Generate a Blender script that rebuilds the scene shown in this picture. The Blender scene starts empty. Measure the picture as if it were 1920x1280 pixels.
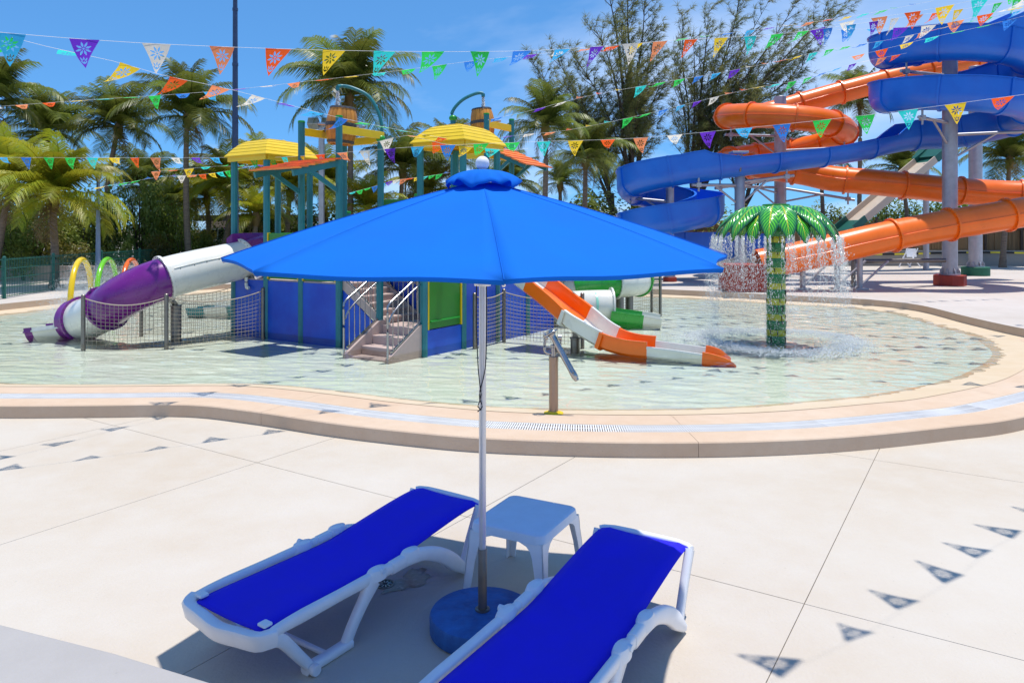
import bpy, math, random
from mathutils import Vector, Matrix, Euler

R = math.radians
sc = bpy.context.scene
col = sc.collection
rnd = random.Random(7)

# ------------------------------------------------------------------ camera, sky, sun, exposure
FPX, HC, YH = 1390.0, 2.2, 430.0          # focal length in photo pixels, eye height, horizon row


def at(px, py, Y):                          # photo pixel + distance -> world point
    return Vector(((px - 960) / FPX * Y, Y, HC - (py - YH) / FPX * Y))


def gd(px, py, z=0.0):                      # photo pixel on a level surface -> world point
    Y = FPX * (HC - z) / (py - YH)
    return Vector(((px - 960) / FPX * Y, Y, z))


cam_d = bpy.data.cameras.new('camera')
cam = bpy.data.objects.new('camera', cam_d)
col.objects.link(cam)
cam.location = (0, 0, HC)
cam.rotation_euler = (R(90), 0, 0)
cam_d.sensor_width = 36.0
cam_d.lens = FPX / 1920 * 36.0
cam_d.shift_y = -(640 - YH) / 1920
cam_d.clip_start = 0.05
cam_d.clip_end = 3000
sc.camera = cam

SUN_DIR = Vector((0.285, 0.115, 2.03)).normalized()   # towards the sun
sun_el = math.asin(SUN_DIR.z)
sun_az = math.atan2(SUN_DIR.x, SUN_DIR.y)

world = bpy.data.worlds.new('World')
sc.world = world
world.use_nodes = True
wn, wl = world.node_tree.nodes, world.node_tree.links
wn.clear()
w_out = wn.new('ShaderNodeOutputWorld')
w_bg = wn.new('ShaderNodeBackground')
w_bg.inputs['Strength'].default_value = 0.125
w_sky = wn.new('ShaderNodeTexSky')
w_sky.sky_type = 'NISHITA'
w_sky.sun_disc = False
w_sky.sun_elevation = sun_el
w_sky.sun_rotation = sun_az
w_sky.altitude = 3000
w_sky.air_density = 1.0
w_sky.dust_density = 0.0
w_sky.ozone_density = 3.5
# thin cloud sheets: noise on the sky plane
w_tc = wn.new('ShaderNodeTexCoord')
w_sep = wn.new('ShaderNodeSeparateXYZ')
wl.new(w_tc.outputs['Generated'], w_sep.inputs[0])
w_den = wn.new('ShaderNodeMath'); w_den.operation = 'ADD'; w_den.inputs[1].default_value = 0.12
wl.new(w_sep.outputs['Z'], w_den.inputs[0])
w_comb = wn.new('ShaderNodeCombineXYZ')
for ax in 'XY':
    d = wn.new('ShaderNodeMath'); d.operation = 'DIVIDE'
    wl.new(w_sep.outputs[ax], d.inputs[0]); wl.new(w_den.outputs[0], d.inputs[1])
    wl.new(d.outputs[0], w_comb.inputs[ax])
w_map = wn.new('ShaderNodeMapping')
w_map.inputs['Location'].default_value = (1.56, 0.7, 0.0)
w_map.inputs['Scale'].default_value = (0.42, 0.30, 1.0)
wl.new(w_comb.outputs[0], w_map.inputs[0])
w_noi = wn.new('ShaderNodeTexNoise')
w_noi.inputs['Scale'].default_value = 1.0
w_noi.inputs['Detail'].default_value = 7.0
w_noi.inputs['Roughness'].default_value = 0.55
w_noi.inputs['Distortion'].default_value = 0.25
wl.new(w_map.outputs[0], w_noi.inputs['Vector'])
w_ramp = wn.new('ShaderNodeValToRGB')
w_ramp.color_ramp.elements[0].position = 0.47
w_ramp.color_ramp.elements[0].color = (0, 0, 0, 1)
w_ramp.color_ramp.elements[1].position = 0.72
w_ramp.color_ramp.elements[1].color = (0.75, 0.75, 0.75, 1)
wl.new(w_noi.outputs['Fac'], w_ramp.inputs[0])
w_mix = wn.new('ShaderNodeMix'); w_mix.data_type = 'RGBA'
wl.new(w_ramp.outputs[0], w_mix.inputs['Factor'])
w_tint = wn.new('ShaderNodeMix'); w_tint.data_type = 'RGBA'; w_tint.blend_type = 'MULTIPLY'
w_tint.inputs['Factor'].default_value = 1.0
w_tint.inputs['B'].default_value = (0.58, 1.33, 2.20, 1)
w_gam = wn.new('ShaderNodeGamma'); w_gam.inputs[1].default_value = 0.5
wl.new(w_sky.outputs[0], w_gam.inputs[0])
wl.new(w_gam.outputs[0], w_tint.inputs['A'])
wl.new(w_tint.outputs['Result'], w_mix.inputs['A'])
w_mix.inputs['B'].default_value = (5.6, 6.2, 7.2, 1)
wl.new(w_mix.outputs['Result'], w_bg.inputs[0])
wl.new(w_bg.outputs[0], w_out.inputs[0])

sun_d = bpy.data.lights.new('sun', 'SUN')
sun_d.energy = 3.3
sun_d.angle = R(0.6)
sun_d.color = (1.0, 0.955, 0.89)
sun = bpy.data.objects.new('sun', sun_d)
col.objects.link(sun)
sun.location = (0, 10, 40)
sun.rotation_euler = SUN_DIR.to_track_quat('Z', 'Y').to_euler()

sc.view_settings.view_transform = 'Standard'
sc.view_settings.look = 'None'
sc.view_settings.exposure = 0.52
sc.view_settings.gamma = 1.0
sc.view_settings.use_curve_mapping = False
sc.render.engine = 'CYCLES'
sc.cycles.use_denoising = True
sc.cycles.max_bounces = 8
sc.cycles.diffuse_bounces = 5
sc.cycles.glossy_bounces = 3
sc.cycles.transmission_bounces = 4
sc.cycles.transparent_max_bounces = 12
sc.cycles.caustics_reflective = False
sc.cycles.caustics_refractive = False
sc.cycles.volume_step_rate = 4

# ------------------------------------------------------------------ materials
MATS = {}


def new_mat(name):
    m = bpy.data.materials.new(name)
    m.use_nodes = True
    n, l = m.node_tree.nodes, m.node_tree.links
    b = n['Principled BSDF']
    return m, n, l, b


def mat(name, c, rough=0.5, metal=0.0, spec=0.5, var=0.08, vscale=6.0, bump=0.0, bscale=60.0,
        coat=0.0, c2=None, transl=0.0, emis=None, rvar=0.12, objrand=0.0, sheen=0.0, stretch=None):
    """procedural paint / plastic / fabric: noise-varied colour and roughness with fine relief"""
    m, n, l, b = new_mat(name)
    tc = n.new('ShaderNodeTexCoord')
    vec = tc.outputs['Object']
    if stretch:
        mp = n.new('ShaderNodeMapping'); mp.inputs['Scale'].default_value = stretch
        l.new(vec, mp.inputs[0]); vec = mp.outputs[0]
    no = n.new('ShaderNodeTexNoise')
    no.inputs['Scale'].default_value = vscale
    no.inputs['Detail'].default_value = 5
    no.inputs['Roughness'].default_value = 0.62
    l.new(vec, no.inputs['Vector'])
    mx = n.new('ShaderNodeMix'); mx.data_type = 'RGBA'
    a = [max(0, x * (1 - var)) for x in c]
    d = c2 if c2 else [min(1, x * (1 + var)) for x in c]
    mx.inputs['A'].default_value = (*a, 1)
    mx.inputs['B'].default_value = (*d, 1)
    rr = n.new('ShaderNodeMapRange')
    rr.inputs['From Min'].default_value = 0.3; rr.inputs['From Max'].default_value = 0.7
    l.new(no.outputs['Fac'], rr.inputs['Value'])
    l.new(rr.outputs[0], mx.inputs['Factor'])
    csock = mx.outputs['Result']
    if objrand:
        oi = n.new('ShaderNodeObjectInfo')
        hs = n.new('ShaderNodeHueSaturation')
        mr = n.new('ShaderNodeMapRange')
        mr.inputs['To Min'].default_value = 1 - objrand; mr.inputs['To Max'].default_value = 1 + objrand
        l.new(oi.outputs['Random'], mr.inputs['Value'])
        l.new(mr.outputs[0], hs.inputs['Value'])
        mr2 = n.new('ShaderNodeMapRange')
        mr2.inputs['To Min'].default_value = 0.5 - 0.04 * objrand; mr2.inputs['To Max'].default_value = 0.5 + 0.04 * objrand
        l.new(oi.outputs['Random'], mr2.inputs['Value'])
        l.new(mr2.outputs[0], hs.inputs['Hue'])
        l.new(csock, hs.inputs['Color'])
        csock = hs.outputs['Color']
    l.new(csock, b.inputs['Base Color'])
    rv = n.new('ShaderNodeMapRange')
    rv.inputs['To Min'].default_value = max(0.02, rough - rvar); rv.inputs['To Max'].default_value = min(1, rough + rvar)
    l.new(no.outputs['Fac'], rv.inputs['Value'])
    l.new(rv.outputs[0], b.inputs['Roughness'])
    b.inputs['Metallic'].default_value = metal
    b.inputs['Specular IOR Level'].default_value = spec
    b.inputs['Coat Weight'].default_value = coat
    b.inputs['Coat Roughness'].default_value = 0.12
    b.inputs['Sheen Weight'].default_value = sheen
    if bump:
        n2 = n.new('ShaderNodeTexNoise')
        n2.inputs['Scale'].default_value = bscale
        n2.inputs['Detail'].default_value = 4
        l.new(vec, n2.inputs['Vector'])
        bp = n.new('ShaderNodeBump')
        bp.inputs['Strength'].default_value = bump
        bp.inputs['Distance'].default_value = 0.01
        l.new(n2.outputs['Fac'], bp.inputs['Height'])
        l.new(bp.outputs[0], b.inputs['Normal'])
    if transl:
        tr = n.new('ShaderNodeBsdfTranslucent')
        l.new(csock, tr.inputs['Color'])
        ms = n.new('ShaderNodeMixShader')
        ms.inputs[0].default_value = transl
        l.new(b.outputs[0], ms.inputs[1]); l.new(tr.outputs[0], ms.inputs[2])
        l.new(ms.outputs[0], n['Material Output'].inputs['Surface'])
    MATS[name] = m
    return m


def concrete(name, c, c2, c3, s1=0.35, s2=3.0, bump=0.25, rough=0.85, streak=None, specks=True):
    """poured concrete: broad cloudy tones, finer mottling, specks and a fine broom relief"""
    m, n, l, b = new_mat(name)
    tc = n.new('ShaderNodeTexCoord')
    vec = tc.outputs['Object']
    n1 = n.new('ShaderNodeTexNoise'); n1.inputs['Scale'].default_value = s1
    n1.inputs['Detail'].default_value = 6; n1.inputs['Roughness'].default_value = 0.6
    l.new(vec, n1.inputs['Vector'])
    n2 = n.new('ShaderNodeTexNoise'); n2.inputs['Scale'].default_value = s2
    n2.inputs['Detail'].default_value = 8; n2.inputs['Roughness'].default_value = 0.7
    if streak:
        mp = n.new('ShaderNodeMapping'); mp.inputs['Scale'].default_value = streak
        l.new(vec, mp.inputs[0]); l.new(mp.outputs[0], n2.inputs['Vector'])
    else:
        l.new(vec, n2.inputs['Vector'])
    r1 = n.new('ShaderNodeMapRange'); r1.inputs['From Min'].default_value = 0.36; r1.inputs['From Max'].default_value = 0.64
    l.new(n1.outputs['Fac'], r1.inputs['Value'])
    r2 = n.new('ShaderNodeMapRange'); r2.inputs['From Min'].default_value = 0.42; r2.inputs['From Max'].default_value = 0.8
    l.new(n2.outputs['Fac'], r2.inputs['Value'])
    m1 = n.new('ShaderNodeMix'); m1.data_type = 'RGBA'
    m1.inputs['A'].default_value = (*c, 1); m1.inputs['B'].default_value = (*c2, 1)
    l.new(r1.outputs[0], m1.inputs['Factor'])
    m2 = n.new('ShaderNodeMix'); m2.data_type = 'RGBA'
    l.new(m1.outputs['Result'], m2.inputs['A']); m2.inputs['B'].default_value = (*c3, 1)
    sc2 = n.new('ShaderNodeMath'); sc2.operation = 'MULTIPLY'; sc2.inputs[1].default_value = 0.55
    l.new(r2.outputs[0], sc2.inputs[0])
    l.new(sc2.outputs[0], m2.inputs['Factor'])
    # sparse specks
    vo = n.new('ShaderNodeTexVoronoi'); vo.inputs['Scale'].default_value = 9.0
    l.new(vec, vo.inputs['Vector'])
    lt = n.new('ShaderNodeMath'); lt.operation = 'LESS_THAN'; lt.inputs[1].default_value = 0.045
    l.new(vo.outputs['Distance'], lt.inputs[0])
    sm = n.new('ShaderNodeMath'); sm.operation = 'MULTIPLY'; sm.inputs[1].default_value = 0.35 if specks else 0.0
    l.new(lt.outputs[0], sm.inputs[0])
    m3 = n.new('ShaderNodeMix'); m3.data_type = 'RGBA'
    l.new(m2.outputs['Result'], m3.inputs['A']); m3.inputs['B'].default_value = (*[x * 0.55 for x in c3], 1)
    l.new(sm.outputs[0], m3.inputs['Factor'])
    l.new(m3.outputs['Result'], b.inputs['Base Color'])
    b.inputs['Roughness'].default_value = rough
    b.inputs['Specular IOR Level'].default_value = 0.3
    n3 = n.new('ShaderNodeTexNoise'); n3.inputs['Scale'].default_value = 45; n3.inputs['Detail'].default_value = 5
    l.new(vec, n3.inputs['Vector'])
    bp = n.new('ShaderNodeBump'); bp.inputs['Strength'].default_value = bump; bp.inputs['Distance'].default_value = 0.01
    l.new(n3.outputs['Fac'], bp.inputs['Height'])
    l.new(bp.outputs[0], b.inputs['Normal'])
    MATS[name] = m
    return m


concrete('deck', (0.56, 0.505, 0.43), (0.515, 0.435, 0.34), (0.575, 0.53, 0.465), bump=0.45)
concrete('deck_joint', (0.34, 0.29, 0.245), (0.28, 0.235, 0.20), (0.38, 0.33, 0.28))
concrete('far_deck', (0.56, 0.50, 0.45), (0.49, 0.43, 0.37), (0.60, 0.55, 0.50))
concrete('kerb', (0.59, 0.43, 0.30), (0.63, 0.49, 0.365), (0.53, 0.365, 0.24), s1=0.5, s2=5, bump=0.35)
concrete('ledge', (0.40, 0.38, 0.36), (0.36, 0.34, 0.32), (0.44, 0.42, 0.40))
mf = concrete('pool_floor', (0.61, 0.70, 0.60), (0.69, 0.68, 0.57), (0.66, 0.72, 0.63), s1=0.16, s2=0.6, bump=0.1, specks=False)  # green of the water's depth is painted into the floor colour
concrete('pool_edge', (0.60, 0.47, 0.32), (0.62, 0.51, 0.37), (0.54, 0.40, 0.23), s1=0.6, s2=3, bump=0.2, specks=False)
concrete('wall_grey', (0.30, 0.29, 0.27), (0.26, 0.25, 0.23), (0.34, 0.33, 0.31), s1=0.5, s2=2)
concrete('planter', (0.50, 0.38, 0.31), (0.45, 0.34, 0.28), (0.54, 0.43, 0.36), s1=0.6, s2=2)
concrete('dirt', (0.22, 0.18, 0.12), (0.17, 0.15, 0.09), (0.26, 0.21, 0.14), s1=0.3, s2=1.2)
mat('lawn', (0.16, 0.20, 0.04), rough=0.9, var=0.35, vscale=2.5, bump=0.6, bscale=40)
concrete('building_wall', (0.42, 0.37, 0.32), (0.36, 0.31, 0.27), (0.47, 0.42, 0.37), s1=0.6, s2=2.5)
mat('canopy_cloth', (0.008, 0.215, 0.80), rough=0.85, spec=0.2, var=0.06, vscale=2.2, bump=0.12, bscale=9, transl=0.36, sheen=0.0)
mat('sling', (0.022, 0.016, 0.72), rough=0.75, spec=0.25, var=0.06, vscale=5, bump=0.25, bscale=700)
mat('white_plastic', (0.84, 0.84, 0.85), rough=0.38, var=0.04, vscale=9, bump=0.03, bscale=200)
mat('table_plastic', (0.70, 0.77, 0.84), rough=0.35, var=0.05, vscale=7, bump=0.03, bscale=200)
mat('base_blue', (0.02, 0.10, 0.34), rough=0.65, var=0.3, vscale=9, bump=0.5, bscale=35, c2=(0.03, 0.16, 0.45))
mat('aluminium', (0.72, 0.72, 0.72), rough=0.42, metal=0.85, var=0.05, vscale=12)
mat('steel', (0.40, 0.39, 0.39), rough=0.24, metal=1.0, var=0.08, vscale=8, bump=0.05, bscale=90)
mat('steel_warm', (0.30, 0.245, 0.21), rough=0.34, metal=1.0, var=0.08, vscale=8, stretch=(1, 1, 0.2))
mat('steel_dark', (0.22, 0.20, 0.18), rough=0.42, metal=0.9, var=0.15, vscale=8)
mat('galv', (0.42, 0.42, 0.45), rough=0.48, metal=0.55, var=0.14, vscale=4.0, bump=0.06, bscale=30)
mat('black_cord', (0.01, 0.01, 0.01), rough=0.7)
mat('rope', (0.38, 0.32, 0.25), rough=0.9, var=0.2)
mat('yellow_rope', (0.6, 0.45, 0.08), rough=0.9)
mat('teal', (0.015, 0.185, 0.215), rough=0.42, var=0.12, vscale=5, bump=0.05, bscale=60)
mat('teal_slide', (0.01, 0.20, 0.22), rough=0.3, var=0.06)
mat('panel_blue', (0.008, 0.05, 0.52), rough=0.38, var=0.14, vscale=1.2, c2=(0.010, 0.11, 0.62), bump=0.03, bscale=9)
mat('panel_green', (0.02, 0.20, 0.015), rough=0.34, var=0.08, vscale=2.5)
mat('cap_green', (0.015, 0.30, 0.03), rough=0.35)
mat('yellow', (0.80, 0.54, 0.008), rough=0.42, var=0.06, vscale=5, bump=0.05, bscale=40)
mat('awning_orange', (0.90, 0.21, 0.03), rough=0.45, var=0.16, vscale=6, objrand=0.15)
mat('stair', (0.50, 0.38, 0.34), rough=0.7, var=0.07, vscale=6, bump=0.2, bscale=120)
mat('white_gel', (0.74, 0.73, 0.66), rough=0.28, var=0.04, vscale=3, coat=0.2)
mat('purple_gel', (0.155, 0.008, 0.20), rough=0.27, var=0.12, vscale=3, coat=0.25)
mat('orange_gel', (0.94, 0.165, 0.004), rough=0.32, var=0.08, vscale=2.2, coat=0.12)
mat('green_gel', (0.02, 0.36, 0.035), rough=0.28, var=0.1, vscale=3, coat=0.25)
mat('mint_gel', (0.28, 0.62, 0.48), rough=0.3, var=0.05)
mat('blue_gel', (0.006, 0.125, 0.66), rough=0.36, var=0.10, vscale=0.8, coat=0.06, c2=(0.008, 0.17, 0.72))
mat('beige_gel', (0.56, 0.48, 0.38), rough=0.4, var=0.06, vscale=2)
mat('darkgreen_gel', (0.015, 0.11, 0.085), rough=0.4)
mat('ped_red', (0.30, 0.035, 0.02), rough=0.7, var=0.15, vscale=6, bump=0.2)
mat('ped_green', (0.015, 0.13, 0.07), rough=0.7, var=0.15, vscale=6, bump=0.2)
mat('bolt', (0.15, 0.13, 0.12), rough=0.4, metal=0.8)
mat('arch_yellow', (0.85, 0.56, 0.005), rough=0.22, coat=0.3)
mat('arch_green', (0.16, 0.55, 0.01), rough=0.22, coat=0.3)
mat('arch_orange', (0.85, 0.14, 0.01), rough=0.22, coat=0.3)
mat('navy_pole', (0.030, 0.055, 0.13), rough=0.45, var=0.15, vscale=3)
mat('lamp_pole', (0.20, 0.28, 0.42), rough=0.4, metal=0.3)
mat('fence_green', (0.012, 0.13, 0.10), rough=0.5)
mat('dark_roof', (0.03, 0.028, 0.028), rough=0.7)
mat('car_white', (0.62, 0.63, 0.65), rough=0.22, coat=0.6, var=0.02)
mat('car_glass', (0.02, 0.025, 0.03), rough=0.06, var=0.02)
mat('rubber', (0.015, 0.015, 0.015), rough=0.8)
mat('tower_far', (0.42, 0.50, 0.60), rough=0.7, var=0.04)
mat('tower_glass', (0.10, 0.18, 0.30), rough=0.15)
mat('wet_stain', (0.20, 0.125, 0.085), rough=0.25, var=0.35, vscale=14, c2=(0.38, 0.29, 0.22), spec=0.6)
mat('drain', (0.03, 0.03, 0.035), rough=0.5, metal=0.4)
mat('string_white', (0.75, 0.75, 0.75), rough=0.8)
mat('grate_white', (0.78, 0.77, 0.74), rough=0.45, var=0.03)
mat('tape', (0.75, 0.62, 0.02), rough=0.6)
mat('barrel_hoop', (0.06, 0.065, 0.075), rough=0.55, var=0.2)
mat('flange_grey', (0.40, 0.41, 0.42), rough=0.4, metal=0.3)
mat('trunk', (0.20, 0.15, 0.11), rough=0.9, var=0.3, vscale=5, bump=0.8, bscale=18, stretch=(1, 1, 5))
mat('trunk_dark', (0.075, 0.055, 0.042), rough=0.95, var=0.3, vscale=5, bump=0.8, bscale=20)
mat('frond', (0.125, 0.18, 0.03), rough=0.38, var=0.3, vscale=1.2, transl=0.48, objrand=0.4, c2=(0.24, 0.26, 0.042))
mat('frond_yellow', (0.52, 0.42, 0.02), rough=0.42, var=0.3, vscale=1.4, transl=0.40, objrand=0.3, c2=(0.26, 0.33, 0.022))
mat('frond_dry', (0.22, 0.145, 0.05), rough=0.7, var=0.25, transl=0.2, objrand=0.25)
mat('leaf', (0.18, 0.26, 0.038), rough=0.5, var=0.3, vscale=2.5, transl=0.45, objrand=0.3, c2=(0.30, 0.35, 0.055))
mat('leaf_dark', (0.15, 0.22, 0.036), rough=0.5, var=0.3, vscale=2.5, transl=0.45, objrand=0.3, c2=(0.22, 0.27, 0.045))
mat('leaf_warm', (0.18, 0.17, 0.025), rough=0.5, var=0.3, vscale=2.5, transl=0.35, objrand=0.3, c2=(0.26, 0.21, 0.035))
mat('needle', (0.17, 0.23, 0.08), rough=0.6, var=0.35, vscale=0.5, transl=0.5, c2=(0.31, 0.295, 0.09))
FLAGC = {'turq': (0.03, 0.62, 0.58), 'green': (0.03, 0.58, 0.09), 'blue': (0.03, 0.20, 0.66), 'sky': (0.04, 0.38, 0.72),
         'purple': (0.14, 0.03, 0.52), 'white': (0.74, 0.69, 0.60), 'salmon': (0.80, 0.26, 0.11), 'red': (0.78, 0.10, 0.015), 'yellow': (0.82, 0.56, 0.03)}
for k, c in FLAGC.items():
    mat('flag_' + k, c, rough=0.7, var=0.08, vscale=14, transl=0.58)

# wood bamboo fence: vertical cane stripes
m, n, l, b = new_mat('bamboo')
tc = n.new('ShaderNodeTexCoord')
wv = n.new('ShaderNodeTexNoise'); wv.inputs['Scale'].default_value = 2.0; wv.inputs['Detail'].default_value = 6
mp = n.new('ShaderNodeMapping'); mp.inputs['Scale'].default_value = (6, 6, 0.35)
l.new(tc.outputs['Object'], mp.inputs[0]); l.new(mp.outputs[0], wv.inputs['Vector'])
mx = n.new('ShaderNodeMix'); mx.data_type = 'RGBA'
mx.inputs['A'].default_value = (0.12, 0.068, 0.03, 1); mx.inputs['B'].default_value = (0.36, 0.23, 0.11, 1)
l.new(wv.outputs['Fac'], mx.inputs['Factor']); l.new(mx.outputs['Result'], b.inputs['Base Color'])
b.inputs['Roughness'].default_value = 0.85
MATS['bamboo'] = m

# barrel staves: oiled wood grain, lighter/darker stave by stave
m, n, l, b = new_mat('stave')
tc = n.new('ShaderNodeTexCoord'); oi = n.new('ShaderNodeObjectInfo')
mp = n.new('ShaderNodeMapping'); mp.inputs['Scale'].default_value = (14, 14, 1.2)
l.new(tc.outputs['Object'], mp.inputs[0])
ad = n.new('ShaderNodeVectorMath'); ad.operation = 'ADD'
l.new(mp.outputs[0], ad.inputs[0]); l.new(oi.outputs['Random'], ad.inputs[1])
wv = n.new('ShaderNodeTexNoise'); wv.inputs['Scale'].default_value = 3.0; wv.inputs['Detail'].default_value = 6
l.new(ad.outputs[0], wv.inputs['Vector'])
mx = n.new('ShaderNodeMix'); mx.data_type = 'RGBA'
mx.inputs['A'].default_value = (0.36, 0.11, 0.012, 1); mx.inputs['B'].default_value = (0.88, 0.40, 0.05, 1)
l.new(wv.outputs['Fac'], mx.inputs['Factor'])
hs = n.new('ShaderNodeHueSaturation')
mr = n.new('ShaderNodeMapRange'); mr.inputs['To Min'].default_value = 0.75; mr.inputs['To Max'].default_value = 1.25
l.new(oi.outputs['Random'], mr.inputs['Value']); l.new(mr.outputs[0], hs.inputs['Value'])
l.new(mx.outputs['Result'], hs.inputs['Color']); l.new(hs.outputs[0], b.inputs['Base Color'])
b.inputs['Roughness'].default_value = 0.45
MATS['stave'] = m

# fountain leaf paint: bright green with darker ribs and a yellow midrib (uses generated uv-like object attribute)
m, n, l, b = new_mat('fountain_leaf')
at_ = n.new('ShaderNodeAttribute'); at_.attribute_name = 'leafuv'
sp = n.new('ShaderNodeSeparateXYZ'); l.new(at_.outputs['Vector'], sp.inputs[0])
ab = n.new('ShaderNodeMath'); ab.operation = 'ABSOLUTE'; l.new(sp.outputs['X'], ab.inputs[0])
mu = n.new('ShaderNodeMath'); mu.operation = 'MULTIPLY'; mu.inputs[1].default_value = 0.16; l.new(ab.outputs[0], mu.inputs[0])
su = n.new('ShaderNodeMath'); su.operation = 'SUBTRACT'; l.new(sp.outputs['Y'], su.inputs[0]); l.new(mu.outputs[0], su.inputs[1])
fr = n.new('ShaderNodeMath'); fr.operation = 'MULTIPLY'; fr.inputs[1].default_value = 88; l.new(su.outputs[0], fr.inputs[0])
sn = n.new('ShaderNodeMath'); sn.operation = 'SINE'; l.new(fr.outputs[0], sn.inputs[0])
mr = n.new('ShaderNodeMapRange'); mr.inputs['From Min'].default_value = -1; l.new(sn.outputs[0], mr.inputs['Value'])
mx = n.new('ShaderNodeMix'); mx.data_type = 'RGBA'
mx.inputs['A'].default_value = (0.010, 0.20, 0.03, 1); mx.inputs['B'].default_value = (0.13, 0.62, 0.02, 1)
l.new(mr.outputs[0], mx.inputs['Factor'])
ed = n.new('ShaderNodeMapRange'); ed.inputs['From Min'].default_value = 0.55; ed.inputs['From Max'].default_value = 1.0
l.new(ab.outputs[0], ed.inputs['Value'])
mx2 = n.new('ShaderNodeMix'); mx2.data_type = 'RGBA'
l.new(mx.outputs['Result'], mx2.inputs['A']); mx2.inputs['B'].default_value = (0.006, 0.10, 0.05, 1)
l.new(ed.outputs[0], mx2.inputs['Factor'])
lt = n.new('ShaderNodeMath'); lt.operation = 'LESS_THAN'; lt.inputs[1].default_value = 0.06; l.new(ab.outputs[0], lt.inputs[0])
mx3 = n.new('ShaderNodeMix'); mx3.data_type = 'RGBA'
l.new(mx2.outputs['Result'], mx3.inputs['A']); mx3.inputs['B'].default_value = (0.50, 0.55, 0.02, 1)
l.new(lt.outputs[0], mx3.inputs['Factor'])
l.new(mx3.outputs['Result'], b.inputs['Base Color'])
b.inputs['Roughness'].default_value = 0.18
b.inputs['Coat Weight'].default_value = 0.5
bp = n.new('ShaderNodeBump'); bp.inputs['Strength'].default_value = 0.7; bp.inputs['Distance'].default_value = 0.02
l.new(mr.outputs[0], bp.inputs['Height']); l.new(bp.outputs[0], b.inputs['Normal'])
MATS['fountain_leaf'] = m
mat('ftrunk_green', (0.015, 0.19, 0.05), rough=0.3, var=0.4, vscale=18, coat=0.3, bump=0.4, bscale=25)
mat('ftrunk_yellow', (0.66, 0.54, 0.015), rough=0.3, var=0.3, vscale=18, coat=0.3, c2=(0.45, 0.50, 0.02), bump=0.3, bscale=25)
mat('ftrunk_crack', (0.008, 0.02, 0.015), rough=0.4)

# water surface: clear, mirrors at grazing angles; caustic dapples painted as noise lines in its tint
m, n, l, b = new_mat('water')
n.remove(b)
tc = n.new('ShaderNodeTexCoord')
mp = n.new('ShaderNodeMapping'); mp.inputs['Scale'].default_value = (1.0, 1.3, 1.0); mp.inputs['Rotation'].default_value = (0, 0, R(14))
l.new(tc.outputs['Object'], mp.inputs[0])
nz_ = n.new('ShaderNodeTexNoise'); nz_.inputs['Scale'].default_value = 1.1; nz_.inputs['Detail'].default_value = 3
l.new(mp.outputs[0], nz_.inputs['Vector'])
wa = n.new('ShaderNodeVectorMath'); wa.operation = 'SCALE'; wa.inputs['Scale'].default_value = 0.9
l.new(nz_.outputs['Color'], wa.inputs[0])
wb = n.new('ShaderNodeVectorMath'); wb.operation = 'ADD'
l.new(mp.outputs[0], wb.inputs[0]); l.new(wa.outputs[0], wb.inputs[1])
web = []
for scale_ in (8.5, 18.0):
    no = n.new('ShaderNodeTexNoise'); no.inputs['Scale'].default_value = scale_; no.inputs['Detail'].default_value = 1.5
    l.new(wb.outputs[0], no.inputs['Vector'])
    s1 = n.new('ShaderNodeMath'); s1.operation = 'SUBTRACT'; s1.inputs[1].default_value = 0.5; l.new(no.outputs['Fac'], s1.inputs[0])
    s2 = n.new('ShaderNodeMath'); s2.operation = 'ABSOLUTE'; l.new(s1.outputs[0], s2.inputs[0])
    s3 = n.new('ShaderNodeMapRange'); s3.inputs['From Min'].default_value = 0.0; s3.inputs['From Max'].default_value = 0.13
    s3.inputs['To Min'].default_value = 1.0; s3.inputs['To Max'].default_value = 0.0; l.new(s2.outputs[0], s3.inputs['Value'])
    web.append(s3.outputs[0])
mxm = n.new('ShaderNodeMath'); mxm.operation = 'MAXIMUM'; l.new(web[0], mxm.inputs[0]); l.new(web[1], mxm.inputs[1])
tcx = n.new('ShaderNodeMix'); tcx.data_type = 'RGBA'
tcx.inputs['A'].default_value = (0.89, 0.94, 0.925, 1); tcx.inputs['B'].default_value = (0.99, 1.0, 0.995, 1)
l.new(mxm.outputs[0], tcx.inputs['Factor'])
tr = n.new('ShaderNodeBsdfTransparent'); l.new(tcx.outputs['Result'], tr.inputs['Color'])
fz = n.new('ShaderNodeFresnel'); fz.inputs['IOR'].default_value = 1.38
gl = n.new('ShaderNodeBsdfGlossy'); gl.inputs['Roughness'].default_value = 0.015
ms = n.new('ShaderNodeMixShader')
l.new(fz.outputs[0], ms.inputs[0]); l.new(tr.outputs[0], ms.inputs[1]); l.new(gl.outputs[0], ms.inputs[2])
l.new(ms.outputs[0], n['Material Output'].inputs['Surface'])
MATS['water'] = m
# water drops and foam: white water, partly see-through
m, n, l, b = new_mat('drops')
b.inputs['Base Color'].default_value = (0.86, 0.88, 0.90, 1)
b.inputs['Roughness'].default_value = 0.08
tr = n.new('ShaderNodeBsdfTransparent')
ms = n.new('ShaderNodeMixShader'); ms.inputs[0].default_value = 0.45
l.new(b.outputs[0], ms.inputs[1]); l.new(tr.outputs[0], ms.inputs[2])
l.new(ms.outputs[0], n['Material Output'].inputs['Surface'])
MATS['drops'] = m


# ------------------------------------------------------------------ mesh builder and scene helpers
def frames(path, up=Vector((0, 0, 1))):
    out = []
    N = len(path)
    for i in range(N):
        t = (path[min(i + 1, N - 1)] - path[max(i - 1, 0)]).normalized()
        r = t.cross(up)
        if r.length < 1e-4:
            r = Vector((1, 0, 0))
        r.normalize()
        u = r.cross(t).normalized()
        out.append((t, r, u))
    return out


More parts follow.
